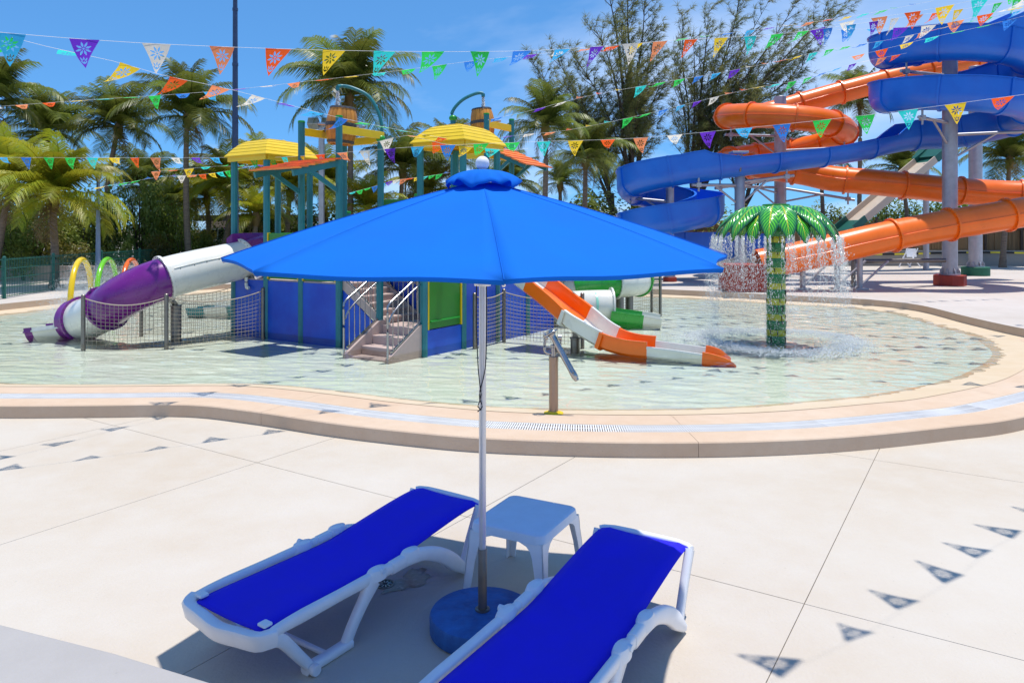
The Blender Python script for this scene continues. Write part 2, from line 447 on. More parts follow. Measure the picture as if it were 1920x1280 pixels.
def spline(pts, step=0.25):
    """Catmull-Rom through points, resampled"""
    P = [Vector(p) for p in pts]
    P = [P[0] * 2 - P[1]] + P + [P[-1] * 2 - P[-2]]
    out = []
    for i in range(1, len(P) - 2):
        a, b, c, d = P[i - 1:i + 3]
        k = max(1, int(math.ceil((c - b).length / step)))
        for j in range(k):
            t = j / k
            out.append(0.5 * ((2 * b) + (c - a) * t + (2 * a - 5 * b + 4 * c - d) * t * t + (3 * b - a - 3 * c + d) * t ** 3))
    out.append(P[-2].copy())
    return out


class MB:
    def __init__(s):
        s.v, s.f = [], []

    def add(s, vs, fs):
        o = len(s.v)
        s.v += [tuple(p) for p in vs]
        s.f += [tuple(i + o for i in f) for f in fs]
        return s

    def box(s, c, size, rot=None):
        c = Vector(c); h = Vector(size) * 0.5
        vs = []
        for z in (-1, 1):
            for x, y in ((-1, -1), (1, -1), (1, 1), (-1, 1)):
                p = Vector((x * h.x, y * h.y, z * h.z))
                if rot is not None:
                    p = rot @ p
                vs.append(c + p)
        return s.add(vs, [(3, 2, 1, 0), (4, 5, 6, 7), (0, 1, 5, 4), (1, 2, 6, 5), (2, 3, 7, 6), (3, 0, 4, 7)])

    def bar(s, a, b, w, h, up=(0, 0, 1)):
        a, b = Vector(a), Vector(b)
        t, r, u = frames([a, b], Vector(up))[0]
        vs = []
        for p in (a, b):
            for x, y in ((-1, -1), (1, -1), (1, 1), (-1, 1)):
                vs.append(p + r * (x * w / 2) + u * (y * h / 2))
        return s.add(vs, [(0, 1, 2, 3), (7, 6, 5, 4), (0, 4, 5, 1), (1, 5, 6, 2), (2, 6, 7, 3), (3, 7, 4, 0)])

    def sweep(s, path, sec, caps=True, closed=False, up=Vector((0, 0, 1)), fr=None):
        """sec: list of (right, up) or function(i, n) -> list"""
        F = fr or frames(path, up)
        N = len(path)
        rings = []
        for i, p in enumerate(path):
            q = sec(i, N) if callable(sec) else sec
            t, r, u = F[i]
            rings.append([p + r * x + u * y for x, y in q])
        K = len(rings[0])
        vs = [v for ring in rings for v in ring]
        fs = []
        for i in range(N if closed else N - 1):
            j = (i + 1) % N
            for k in range(K):
                k2 = (k + 1) % K
                fs.append((i * K + k, i * K + k2, j * K + k2, j * K + k))
        if caps and not closed:
            fs.append(tuple(range(K - 1, -1, -1)))
            fs.append(tuple((N - 1) * K + k for k in range(K)))
        return s.add(vs, fs)

    def tube(s, path, r, n=8, caps=True, up=Vector((0, 0, 1)), closed=False):
        path = [Vector(p) for p in path]
        cs = [(math.cos(2 * math.pi * k / n), math.sin(2 * math.pi * k / n)) for k in range(n)]
        if isinstance(r, (int, float)):
            sec = [(x * r, y * r) for x, y in cs]
            return s.sweep(path, sec, caps, closed, up)
        return s.sweep(path, lambda i, N: [(x * r[i], y * r[i]) for x, y in cs], caps, closed, up)

    def lathe(s, prof, n=24, o=(0, 0, 0), M=None, cap=True):
        o = Vector(o); vs, fs = [], []
        for r, z in prof:
            for k in range(n):
                a = 2 * math.pi * k / n
                p = Vector((r * math.cos(a), r * math.sin(a), z))
                if M is not None:
                    p = M @ p
                vs.append(o + p)
        m = len(prof)
        for i in range(m - 1):
            for k in range(n):
                k2 = (k + 1) % n
                fs.append((i * n + k, i * n + k2, (i + 1) * n + k2, (i + 1) * n + k))
        if cap:
            fs.append(tuple(range(n - 1, -1, -1)))
            fs.append(tuple((m - 1) * n + k for k in range(n)))
        return s.add(vs, fs)

    def sphere(s, c, r, nu=12, nv=8, sc_=(1, 1, 1)):
        prof = []
        for j in range(nv + 1):
            a = -math.pi / 2 + math.pi * j / nv
            prof.append((max(1e-4, r * math.cos(a)), r * math.sin(a)))
        return s.lathe(prof, nu, c, Matrix.Diagonal(sc_))

    def prism(s, poly, a, b):
        """poly: list of 3-D points; extruded from offset a to offset b"""
        k = len(poly)
        a, b = Vector(a), Vector(b)
        vs = [Vector(p) + a for p in poly] + [Vector(p) + b for p in poly]
        fs = [tuple(range(k - 1, -1, -1)), tuple(range(k, 2 * k))]
        for i in range(k):
            j = (i + 1) % k
            fs.append((i, j, j + k, i + k))
        return s.add(vs, fs)

    def mesh(s, name):
        me = bpy.data.meshes.new(name)
        me.from_pydata(s.v, [], s.f)
        me.update()
        return me

    def build(s, name, material, parent=None, smooth=None, bevel=None, local=False, recalc=True):
        if parent is not None and not local:
            o = Vector(parent.get('_o', (0, 0, 0)))
            s.v = [(x - o.x, y - o.y, z - o.z) for x, y, z in s.v]
        me = s.mesh(name)
        if recalc:
            import bmesh
            bm = bmesh.new(); bm.from_mesh(me)
            bmesh.ops.recalc_face_normals(bm, faces=bm.faces)
            bm.to_mesh(me); bm.free()
        ob = bpy.data.objects.new(name, me)
        col.objects.link(ob)
        if material is not None:
            me.materials.append(MATS[material])
        if parent is not None:
            ob.parent = parent
            if not local:
                ob['_o'] = tuple(parent.get('_o', (0, 0, 0)))
        if smooth is not None:
            me.shade_smooth()
            me.set_sharp_from_angle(angle=R(smooth))
        if bevel:
            md = ob.modifiers.new('bevel', 'BEVEL')
            md.width = bevel; md.segments = 2; md.limit_method = 'ANGLE'; md.angle_limit = R(40)
        return ob


def thing(name, label, cat, loc=(0, 0, 0), group=None, rotz=0.0):
    o = bpy.data.objects.new(name, None)
    o.empty_display_size = 0.2
    col.objects.link(o)
    o.location = loc
    o.rotation_euler = (0, 0, rotz)
    o['label'] = label
    o['category'] = cat
    o['_o'] = tuple(loc)
    if group:
        o['group'] = group
    return o


def tag(o, label, cat, group=None):
    o['label'] = label; o['category'] = cat
    if group:
        o['group'] = group
    return o


def structure(name, mb, material, smooth=None):
    o = mb.build(name, material, None, smooth)
    o['kind'] = 'structure'
    return o


def share(ob, parent, loc=None, M=None, material=None):
    """copy of a part that shares its mesh"""
    c = ob.copy()
    col.objects.link(c)
    c.parent = parent
    if M is not None:
        c.matrix_local = M
    if loc is not None:
        c.location = loc
    if material:
        c.material_slots[0].link = 'OBJECT'
        c.material_slots[0].material = MATS[material]
    return c


def inst(name, me, parent, M, material=None):
    o = bpy.data.objects.new(name, me)
    col.objects.link(o)
    o.parent = parent
    o.matrix_local = M
    if material:
        o.material_slots[0].link = 'OBJECT'
        o.material_slots[0].material = MATS[material]
    return o

# ------------------------------------------------------------------ site axes (tower, slabs and loungers share them)
U = Vector((0.843, -0.539, 0)).normalized()
V = Vector((0.539, 0.843, 0)).normalized()
P0 = Vector((-5.03, 15.2, 0))
UV3 = Matrix(((U.x, V.x, 0), (U.y, V.y, 0), (0, 0, 1)))
BA, BB = 1.035, 1.15


def UV(a, b, z=0.0):
    return P0 + U * (a * BA) + V * (b * BB) + Vector((0, 0, z))


Z_WATER, Z_KERB, Z_FAR = 0.10, 0.15, 0.30

# ------------------------------------------------------------------ pool outline
near_px = [(0, 760), (180, 759), (350, 758), (470, 770), (620, 792), (760, 808), (900, 820), (1080, 827), (1250, 829), (1430, 826), (1600, 817), (1780, 799), (1920, 780)]
near = [gd(x, y, Z_KERB) for x, y in near_px]
near = [Vector((-12.2, 11.3, Z_KERB)), Vector((-9.2, 9.3, Z_KERB)), Vector((-7.4, 8.72, Z_KERB))] + near + \
       [Vector((7.6, 9.45, Z_KERB)), Vector((9.6, 11.6, Z_KERB)), Vector((10.6, 13.6, Z_KERB))]
near_c = spline(near, 0.18)                      # outer top edge of the kerb
KW = 1.12                                        # kerb width


def inset(path, d):
    F = frames(path)
    return [p - r * d for p, (t, r, u) in zip(path, F)]


kerb_in = inset(near_c, KW)
far_px = [(1920, 616), (1817, 594), (1717, 570.6), (1616, 560.5), (1481, 554), (1280, 543.7), (1100, 538), (900, 534), (700, 532), (440, 532), (250, 545), (130, 557), (0, 570)]
far = [gd(x, y, Z_FAR) for x, y in far_px]
far = [Vector((10.05, 12.4, Z_FAR))] + far + [Vector((-13.6, 17.0, Z_FAR)), Vector((-14.0, 14.5, Z_FAR)), Vector((-12.9, 12.2, Z_FAR))]
far_c = spline(far, 0.35)
outline = [Vector((p.x, p.y, 0)) for p in kerb_in] + [Vector((p.x, p.y, 0)) for p in far_c]
PC = Vector((-1.5, 16.0, 0))


def inside_poly(x, y, poly):
    c = False
    j = len(poly) - 1
    for i in range(len(poly)):
        a, b2 = poly[i], poly[j]
        if (a.y > y) != (b2.y > y) and x < (b2.x - a.x) * (y - a.y) / (b2.y - a.y) + a.x:
            c = not c
        j = i
    return c


# pool basin: beach entry that falls gently to the middle
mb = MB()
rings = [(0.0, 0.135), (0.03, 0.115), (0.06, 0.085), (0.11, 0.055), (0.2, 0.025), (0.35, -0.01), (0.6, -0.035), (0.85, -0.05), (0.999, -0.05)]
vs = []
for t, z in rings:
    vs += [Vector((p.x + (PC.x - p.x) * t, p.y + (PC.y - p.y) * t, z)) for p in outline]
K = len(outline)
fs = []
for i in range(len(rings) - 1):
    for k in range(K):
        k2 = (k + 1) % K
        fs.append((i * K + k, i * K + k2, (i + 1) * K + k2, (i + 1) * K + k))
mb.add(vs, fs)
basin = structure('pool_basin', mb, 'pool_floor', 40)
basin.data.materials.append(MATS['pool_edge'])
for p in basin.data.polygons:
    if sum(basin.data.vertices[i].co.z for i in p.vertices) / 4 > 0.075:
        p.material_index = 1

# pool water: one sheet of real wavelets
import numpy as np
mb = MB()
st = 0.042
gx0, gy0, gx1, gy1 = -14.4, 7.4, 10.6, 26.6
nx, ny = int((gx1 - gx0) / st), int((gy1 - gy0) / st)
X, Y_ = np.meshgrid(gx0 + np.arange(nx) * st, gy0 + np.arange(ny) * st)
wr = np.random.RandomState(3)
H_ = np.zeros_like(X)
for lam, amp, cnt in ((1.3, 0.0022, 5), (0.62, 0.0019, 8), (0.34, 0.0018, 14), (0.19, 0.0014, 14)):
    for q_ in range(cnt):
        th = wr.normal(1.15, 0.6) + (math.pi if wr.rand() < 0.4 else 0)
        l_ = lam * wr.uniform(0.75, 1.3)
        k_ = 2 * math.pi / l_
        gx_, gy_ = wr.uniform(-1, 1, 2) * 0.35
        H_ += amp / math.sqrt(cnt) * 1.6 * np.sin(k_ * (X * math.cos(th) + Y_ * math.sin(th)) + wr.uniform(0, 6.28) + 1.3 * np.sin(X * gx_ * 2 + Y_ * gy_ * 2 + wr.uniform(0, 6.28)))
inside = np.zeros(X.shape, bool)
ox = np.array([p.x for p in outline]); oy = np.array([p.y for p in outline])
for a_ in range(len(ox)):
    b_ = a_ - 1
    if oy[a_] == oy[b_]:
        continue
    c_ = ((oy[a_] > Y_) != (oy[b_] > Y_)) & (X < (ox[b_] - ox[a_]) * (Y_ - oy[a_]) / (oy[b_] - oy[a_]) + ox[a_])
    inside ^= c_
num_ = -np.ones(X.shape, int)
num_[inside] = np.arange(inside.sum())
wv = np.stack([X[inside], Y_[inside], Z_WATER + H_[inside]], 1)
q4 = np.stack([num_[:-1, :-1], num_[:-1, 1:], num_[1:, 1:], num_[1:, :-1]], -1).reshape(-1, 4)
q4 = q4[(q4 >= 0).all(1)]
me = bpy.data.meshes.new('pool_water')
me.from_pydata(wv.tolist(), [], q4.tolist())
me.materials.append(MATS['water'])
me.shade_smooth()
water = bpy.data.objects.new('pool_water', me)
col.objects.link(water)
water['kind'] = 'structure'

# kerb: cast segments with a recessed overflow channel, drain grating on top
kerb = bpy.data.objects.new('pool_kerb', None)
col.objects.link(kerb)
kerb['kind'] = 'structure'
kerb['_o'] = (0, 0, 0)
G0, G1 = 0.36, 0.64
sec = [(0, -0.20), (0, -0.012), (-0.012, 0), (-G0, 0), (-G0, -0.06), (-G1, -0.06), (-G1, 0), (-0.98, 0), (-KW - 0.06, -0.028), (-KW - 0.06, -0.20)]
Fk = frames(near_c)
seg_len = 30
kpath = near_c
i = 0
while i < len(kpath) - 1:
    j = min(i + seg_len, len(kpath) - 1)
    pp = [p.copy() for p in kpath[i:j + 1]]
    ff = Fk[i:j + 1]
    pp[0] = pp[0] + ff[0][0] * 0.002
    pp[-1] = pp[-1] - ff[-1][0] * 0.002
    m_ = MB().sweep(pp, sec, True, fr=ff)
    m_.build('kerb_segment', 'kerb', kerb, 30)
    i = j
# grating: slats across the channel and two edge rails
m_ = MB()
gp = spline(near, 0.027)
Fg = frames(gp)
for p, (t, r, u) in zip(gp, Fg):
    if abs(p.x) > 9:
        continue
    a = p - r * (G0 + 0.012) + Vector((0, 0, -0.008)); c = p - r * (G1 - 0.012) + Vector((0, 0, -0.008))
    m_.bar(a, c, 0.0135, 0.014)
gs = m_.build('grate_slat', 'grate_white', kerb, recalc=False)
gs['kind'] = 'stuff'
m_ = MB()
for d in (G0 + 0.008, (G0 + G1) / 2, G1 - 0.008):
    m_.sweep(inset(near_c, d), [(-0.007, -0.03), (0.007, -0.03), (0.007, -0.003), (-0.007, -0.003)])
m_.build('grate_rail', 'grate_white', kerb)

# ------------------------------------------------------------------ ground sheet (ring around the pool out to the horizon)
mb = MB()
mid_near = [Vector((p.x, p.y, -0.014)) for p in inset(near_c, KW * 0.6)]
F_far = frames(far_c)
mid_far = [Vector((p.x, p.y, -0.014)) + r * 0.5 for p, (t, r, u) in zip(far_c, F_far)]
inner = mid_near + mid_far
ring1, ring2 = [], []
for p in inner:
    d = Vector((p.x - PC.x, p.y - PC.y, 0)); d.normalize()
    ring1.append(Vector((PC.x + d.x * 60, PC.y + d.y * 60, -0.014)))
    ring2.append(Vector((PC.x + d.x * 1500, PC.y + d.y * 1500, -0.014)))
K = len(inner)
fs = []
for i in range(2):
    for k in range(K):
        k2 = (k + 1) % K
        fs.append((i * K + k, i * K + k2, (i + 1) * K + k2, (i + 1) * K + k))
mb.add(inner + ring1 + ring2, fs)
ground = structure('ground', mb, 'dirt')

# near deck: concrete slabs with open joints
deck = bpy.data.objects.new('pool_deck', None)
col.objects.link(deck)
deck['kind'] = 'structure'
deck['_o'] = (0, 0, 0)
kerb_mid = [Vector((p.x, p.y, 0)) for p in inset(near_c, KW * 0.5)]
kerb_hole = kerb_mid + [Vector((14, 30, 0)), Vector((-16, 30, 0))]
SU, SV, GAP = 2.45, 3.23, 0.0025
for iu in range(-8, 8):
    for iv in range(-2, 6):
        u0 = -0.9 + iu * SU; v0 = 1.37 + iv * SV
        cpt = U * (u0 + SU / 2) + V * (v0 + SV / 2)
        if cpt.y < -4 or cpt.y > 13 or abs(cpt.x) > 13:
            continue
        nu_, nv_ = 14, 18
        m_ = MB()
        ids = {}
        cells = []
        cut = False
        for b2 in range(nv_ + 1):
            for a in range(nu_ + 1):
                q = U * (u0 + GAP + (SU - 2 * GAP) * a / nu_) + V * (v0 + GAP + (SV - 2 * GAP) * b2 / nv_)
                ids[(a, b2)] = q
        keep = lambda q: not inside_poly(q.x, q.y, kerb_hole)
        ok = {k: keep(q) for k, q in ids.items()}
        if not any(ok.values()):
            continue
        if all(ok.values()):
            q = [ids[(0, 0)], ids[(nu_, 0)], ids[(nu_, nv_)], ids[(0, nv_)]]
            m_.prism(q, (0, 0, -0.012), (0, 0, 0))
        else:
            num = {}
            for k, q in ids.items():
                if ok[k]:
                    num[k] = len(num)
            vs = [ids[k] for k in num]
            fs = []
            for a in range(nu_):
                for b2 in range(nv_):
                    q = [(a, b2), (a + 1, b2), (a + 1, b2 + 1), (a, b2 + 1)]
                    if all(x in num for x in q):
                        fs.append(tuple(num[x] for x in q))
            if not fs:
                continue
            m_.add(vs, fs)
        s_ = m_.build('deck_slab', 'deck', deck)
        if s_.data.polygons[0].normal.z < 0 and len(s_.data.polygons) != 6:
            s_.data.flip_normals()
# dark joint bed under the slabs (thin sheet)
mb = MB()
mb.add([U * -20 + V * -3, U * 20 + V * -3, U * 20 + V * 17, U * -20 + V * 17], [(0, 1, 2, 3)])
jb_v = []
nb_ = 90
num = {}
for a in range(nb_ + 1):
    for b2 in range(nb_ + 1):
        q = U * (-20 + 40 * a / nb_) + V * (-3 + 20 * b2 / nb_)
        if not inside_poly(q.x, q.y, kerb_hole) and q.y < 14:
            num[(a, b2)] = len(jb_v); jb_v.append(Vector((q.x, q.y, -0.009)))
fs = []
for a in range(nb_):
    for b2 in range(nb_):
        q = [(a, b2), (a + 1, b2), (a + 1, b2 + 1), (a, b2 + 1)]
        if all(x in num for x in q):
            fs.append(tuple(num[x] for x in q))
m_ = MB().add(jb_v, fs)
m_.build('joint_bed', 'deck_joint', deck)

# far deck: raised slab around the back of the pool
mb = MB()
K = len(far_c)
outer = []
for p in far_c:
    d = Vector((p.x - PC.x, p.y - PC.y, 0)); d.normalize()
    s_ = 1.0
    rr = 75
    outer.append(Vector((PC.x + d.x * rr, PC.y + d.y * rr, Z_FAR)))
lip = [p + (Vector((PC.x - p.x, PC.y - p.y, 0)).normalized()) * 0.0 for p in far_c]
top = [Vector((p.x, p.y, Z_FAR)) for p in far_c]
low = [Vector((p.x, p.y, 0.02)) for p in far_c]
olow = [Vector((p.x, p.y, -0.1)) for p in outer]
vs = low + top + outer + olow
fs = []
for i in range(3):
    for k in range(K - 1):
        fs.append((i * K + k, i * K + k + 1, (i + 1) * K + k + 1, (i + 1) * K + k))
fs.append((0, K, 2 * K, 3 * K)); fs.append((K - 1, 4 * K - 1, 3 * K - 1, 2 * K - 1))
mb.add(vs, fs)
fd = structure('far_deck', mb, 'far_deck')
fd.data.materials.append(MATS['kerb'])
for i, p in enumerate(fd.data.polygons):
    if i < K - 1:
        p.material_index = 1

# concrete ledge at the photographer's feet (its corner shows at the lower left)
lg = [at(-60, 1145, 2.25), at(20, 1172, 2.25), at(428, 1290, 1.93), at(428, 1420, 1.75), at(-60, 1420, 1.75)]
zt = 1.01
def on_z(px, py, z):
    return gd(px, py, z)
ztop = 0.62
poly = [on_z(-220, 1105, ztop), on_z(0, 1168, ztop), on_z(215, 1222, ztop), on_z(470, 1300, ztop), on_z(700, 1375, ztop), on_z(700, 1900, ztop), on_z(-500, 1900, ztop)]
mb = MB().prism(poly, (0, 0, -ztop), (0, 0, 0))
lo = mb.build('concrete_ledge', 'ledge', None, None, 0.012)
tag(lo, 'smooth grey concrete ledge cutting across the lower left corner of the deck', 'ledge')

# ------------------------------------------------------------------ backdrop behind the right side of the far deck
# low grey retaining wall with caution tape, bamboo screen behind
wl_a, wl_b = at(1000, 500, 38.5), at(2120, 500, 38.5)
wall = thing('retaining_wall', 'low grey concrete retaining wall behind the giant slides', 'wall', (wl_a.x, wl_a.y, Z_FAR))
MB().box(((wl_a.x + wl_b.x) / 2, 38.6, Z_FAR + 0.36), (wl_b.x - wl_a.x, 0.25, 0.74)).build('wall_body', 'wall_grey', wall, None, 0.02)
MB().box(((wl_a.x + wl_b.x) / 2, 38.6, Z_FAR + 0.765), (wl_b.x - wl_a.x + 0.1, 0.33, 0.07)).build('coping', 'wall_grey', wall)
tape = thing('caution_tape', 'yellow and black caution tape strung along the grey retaining wall', 'tape', (14, 38.3, Z_FAR))
for k in range(26):
    x0 = 10.5 + k * 0.62
    z0 = Z_FAR + 0.66 + 0.05 * math.sin(k * 0.35); z1 = Z_FAR + 0.66 + 0.05 * math.sin((k + 1) * 0.35)
    MB().bar((x0, 38.36, z0), (x0 + 0.6, 38.36, z1), 0.012, 0.085).build('tape_band', 'tape' if k % 2 else 'rubber', tape)
bs = thing('bamboo_screen', 'tall brown bamboo cane screen fence behind the grey retaining wall', 'fence', (10, 41.0, Z_FAR))
br = random.Random(12)
cane = MB().lathe([(0.06, 0), (0.055, 0.9), (0.06, 1.8), (0.05, 2.5)], 6).mesh('cane')
cane.materials.append(MATS['bamboo'])
panel_x = 8.2
while panel_x < 33:
    m_ = MB()
    w = 1.9
    k = 0
    while k * 0.085 < w:
        h = 2.35 + br.uniform(-0.12, 0.1)
        m_.box((panel_x + k * 0.085, 41.0 + br.uniform(-0.02, 0.02), Z_FAR + h / 2), (0.078, 0.06, h))
        k += 1
    m_.build('cane_panel', 'bamboo', bs)['kind'] = 'stuff'
    MB().box((panel_x + w + 0.03, 40.93, Z_FAR + 1.3), (0.11, 0.11, 2.6)).build('fence_post', 'trunk_dark', bs)
    panel_x += w + 0.1
for zz in (0.7, 1.9):
    MB().box((20.5, 40.92, Z_FAR + zz), (25, 0.05, 0.09)).build('fence_rail', 'trunk_dark', bs)

# ------------------------------------------------------------------ umbrella
UB = Vector((-0.162, 4.07, 0.0))
um = thing('patio_umbrella', 'large bright blue octagonal umbrella on a pale metal pole', 'umbrella', (UB.x, UB.y, 0.11))
tilt = Matrix.Rotation(R(1.4), 3, 'X')
hub = Vector((UB.x, UB.y, 2.0))


def canopy_pt(ang, r, z):
    p = Vector((r * math.cos(ang), r * math.sin(ang), z - 2.0))
    return hub + tilt @ p


R_RIM, Z_RIM, Z_TOP = 1.39, 2.052, 2.455


def rib_z(t):          # t=0 top, 1 rim; slightly bowed
    return Z_TOP + (Z_RIM - Z_TOP) * (0.93 * t + 0.07 * t * t) + 0.012 * math.sin(math.pi * t)


ANG0 = R(-84.5)
NS, NA = 16, 12
for k in range(8):
    a0, a1 = ANG0 + k * math.pi / 4, ANG0 + (k + 1) * math.pi / 4
    vs, fs = [], []
    for i in range(NS + 1):
        t = i / NS
        r = 0.05 + (R_RIM - 0.05) * t
        for j in range(NA + 1):
            s_ = j / NA
            p0 = canopy_pt(a0, r, rib_z(t)); p1 = canopy_pt(a1, r, rib_z(t))
            p = p0.lerp(p1, s_)
            bow = math.sin(math.pi * s_)
            p.z -= 0.030 * bow * math.sin(math.pi * min(1, t * 0.85 + 0.1)) * (0.35 + t)
            c = Vector((hub.x, hub.y, p.z))
            if t > 0.9:
                p += (c - p) * (0.035 * bow * (t - 0.9) / 0.1)
            p.z += 0.004 * math.sin(9 * s_ + k * 2.0) * t * t
            vs.append(p)
    # hem folded down at the rim
    for j in range(NA + 1):
        p = vs[NS * (NA + 1) + j].copy()
        q = p + (Vector((hub.x, hub.y, p.z)) - p).normalized() * 0.006
        q.z -= 0.018
        vs.append(q)
    for i in range(NS + 1):
        for j in range(NA):
            w = NA + 1
            fs.append((i * w + j, i * w + j + 1, (i + 1) * w + j + 1, (i + 1) * w + j))
    m_ = MB().add(vs, fs)
    ob = m_.build('canopy_panel', 'canopy_cloth', um, 40)
    md = ob.modifiers.new('thickness', 'SOLIDIFY'); md.thickness = 0.003; md.offset = -1
    # stitched seam and rib beneath
    path = [canopy_pt(a0, 0.05 + (R_RIM - 0.05) * i / 14, rib_z(i / 14) + 0.001) for i in range(15)]
    MB().tube(path, 0.002, 5).build('seam', 'canopy_cloth', um, 60)
    path = [canopy_pt(a0, 0.04 + (R_RIM - 0.05) * i / 8, rib_z(i / 8) - 0.022) for i in range(9)]
    MB().tube(path, 0.008, 6).build('rib', 'aluminium', um, 60)
    s0 = canopy_pt(a0, 0.75, rib_z(0.53) - 0.028); s1 = Vector((hub.x + 0.04 * math.cos(a0), hub.y + 0.04 * math.sin(a0), 1.93))
    MB().tube([s0, s1], 0.006, 6).build('strut', 'aluminium', um, 60)
MB().lathe([(0.045, -0.04), (0.05, -0.02), (0.05, 0.04), (0.03, 0.05)], 16, (UB.x, UB.y, 1.93)).build('runner_hub', 'aluminium', um, 40)
# ruffled vent cap
vs, fs = [], []
NR, NT = 8, 96
rr = random.Random(5)
for i in range(NR + 1):
    t = i / NR
    for j in range(NT):
        a = 2 * math.pi * j / NT
        ruff = (0.55 * math.sin(5 * a + 0.8) + 0.45 * math.sin(9 * a + 2.1) + 0.3 * math.sin(14 * a))
        octo = 1.0 / math.cos(((a - ANG0 + math.pi / 8) % (math.pi / 4)) - math.pi / 8) ** -1
        r = 0.02 + 0.185 * t * (0.94 + 0.06 * octo) + 0.016 * ruff * t ** 3
        z = 2.528 - 0.012 * t - 0.070 * t ** 3 + 0.022 * ruff * t ** 2.2
        vs.append(canopy_pt(a, r, z))
for i in range(NR):
    for j in range(NT):
        j2 = (j + 1) % NT
        fs.append((i * NT + j, i * NT + j2, (i + 1) * NT + j2, (i + 1) * NT + j))
ob = MB().add(vs, fs).build('vent_cap', 'canopy_cloth', um, 80)
md = ob.modifiers.new('thickness', 'SOLIDIFY'); md.thickness = 0.003
MB().tube([canopy_pt(0, 0.0, 2.44), canopy_pt(0, 0, 2.56)], 0.022, 12).build('cap_neck', 'aluminium', um, 50)
MB().sphere(canopy_pt(0, 0, 2.562), 0.0385, 28, 18).build('finial_ball', 'white_plastic', um, 60)
MB().tube([Vector((UB.x, UB.y, 0.42)), Vector((UB.x, UB.y, 2.5))], 0.0195, 18).build('pole', 'aluminium', um, 50)
MB().lathe([(0.0245, 0.0), (0.0245, 0.345), (0.0225, 0.35), (0.0225, 0.0)], 18, (UB.x, UB.y, 0.10)).build('sleeve', 'steel_dark', um, 40)
# pulley cord looped along the pole
for dx, sgn in ((-0.03, 1), (0.022, -1)):
    cp = spline([(UB.x + dx, UB.y - 0.03, 1.97), (UB.x + dx * 1.05, UB.y - 0.032, 1.7), (UB.x + dx * 0.75, UB.y - 0.03, 1.45), (UB.x - 0.012 + 0.004 * sgn, UB.y - 0.03, 1.30),
                 (UB.x - 0.012 - 0.012 * sgn, UB.y - 0.03, 1.235), (UB.x - 0.016 + 0.010 * sgn, UB.y - 0.031, 1.212 + 0.004 * sgn)], 0.03)
    MB().tube(cp, 0.0032, 6).build('cord', 'black_cord', um, 60)

ubs = thing('umbrella_base', 'round blue painted concrete base holding the umbrella pole', 'umbrella base', (UB.x, UB.y, 0))
ob = MB().lathe([(0.275, 0.002), (0.288, 0.012), (0.290, 0.092), (0.282, 0.106), (0.26, 0.112), (0.04, 0.114), (0.001, 0.114)], 56, (UB.x, UB.y, 0)).build('base_disc', 'base_blue', ubs, 35)
MB().lathe([(0.0405, 0.112), (0.04, 0.123), (0.027, 0.125), (0.0265, 0.112)], 20, (UB.x, UB.y, 0)).build('socket_collar', 'steel_dark', ubs, 40)


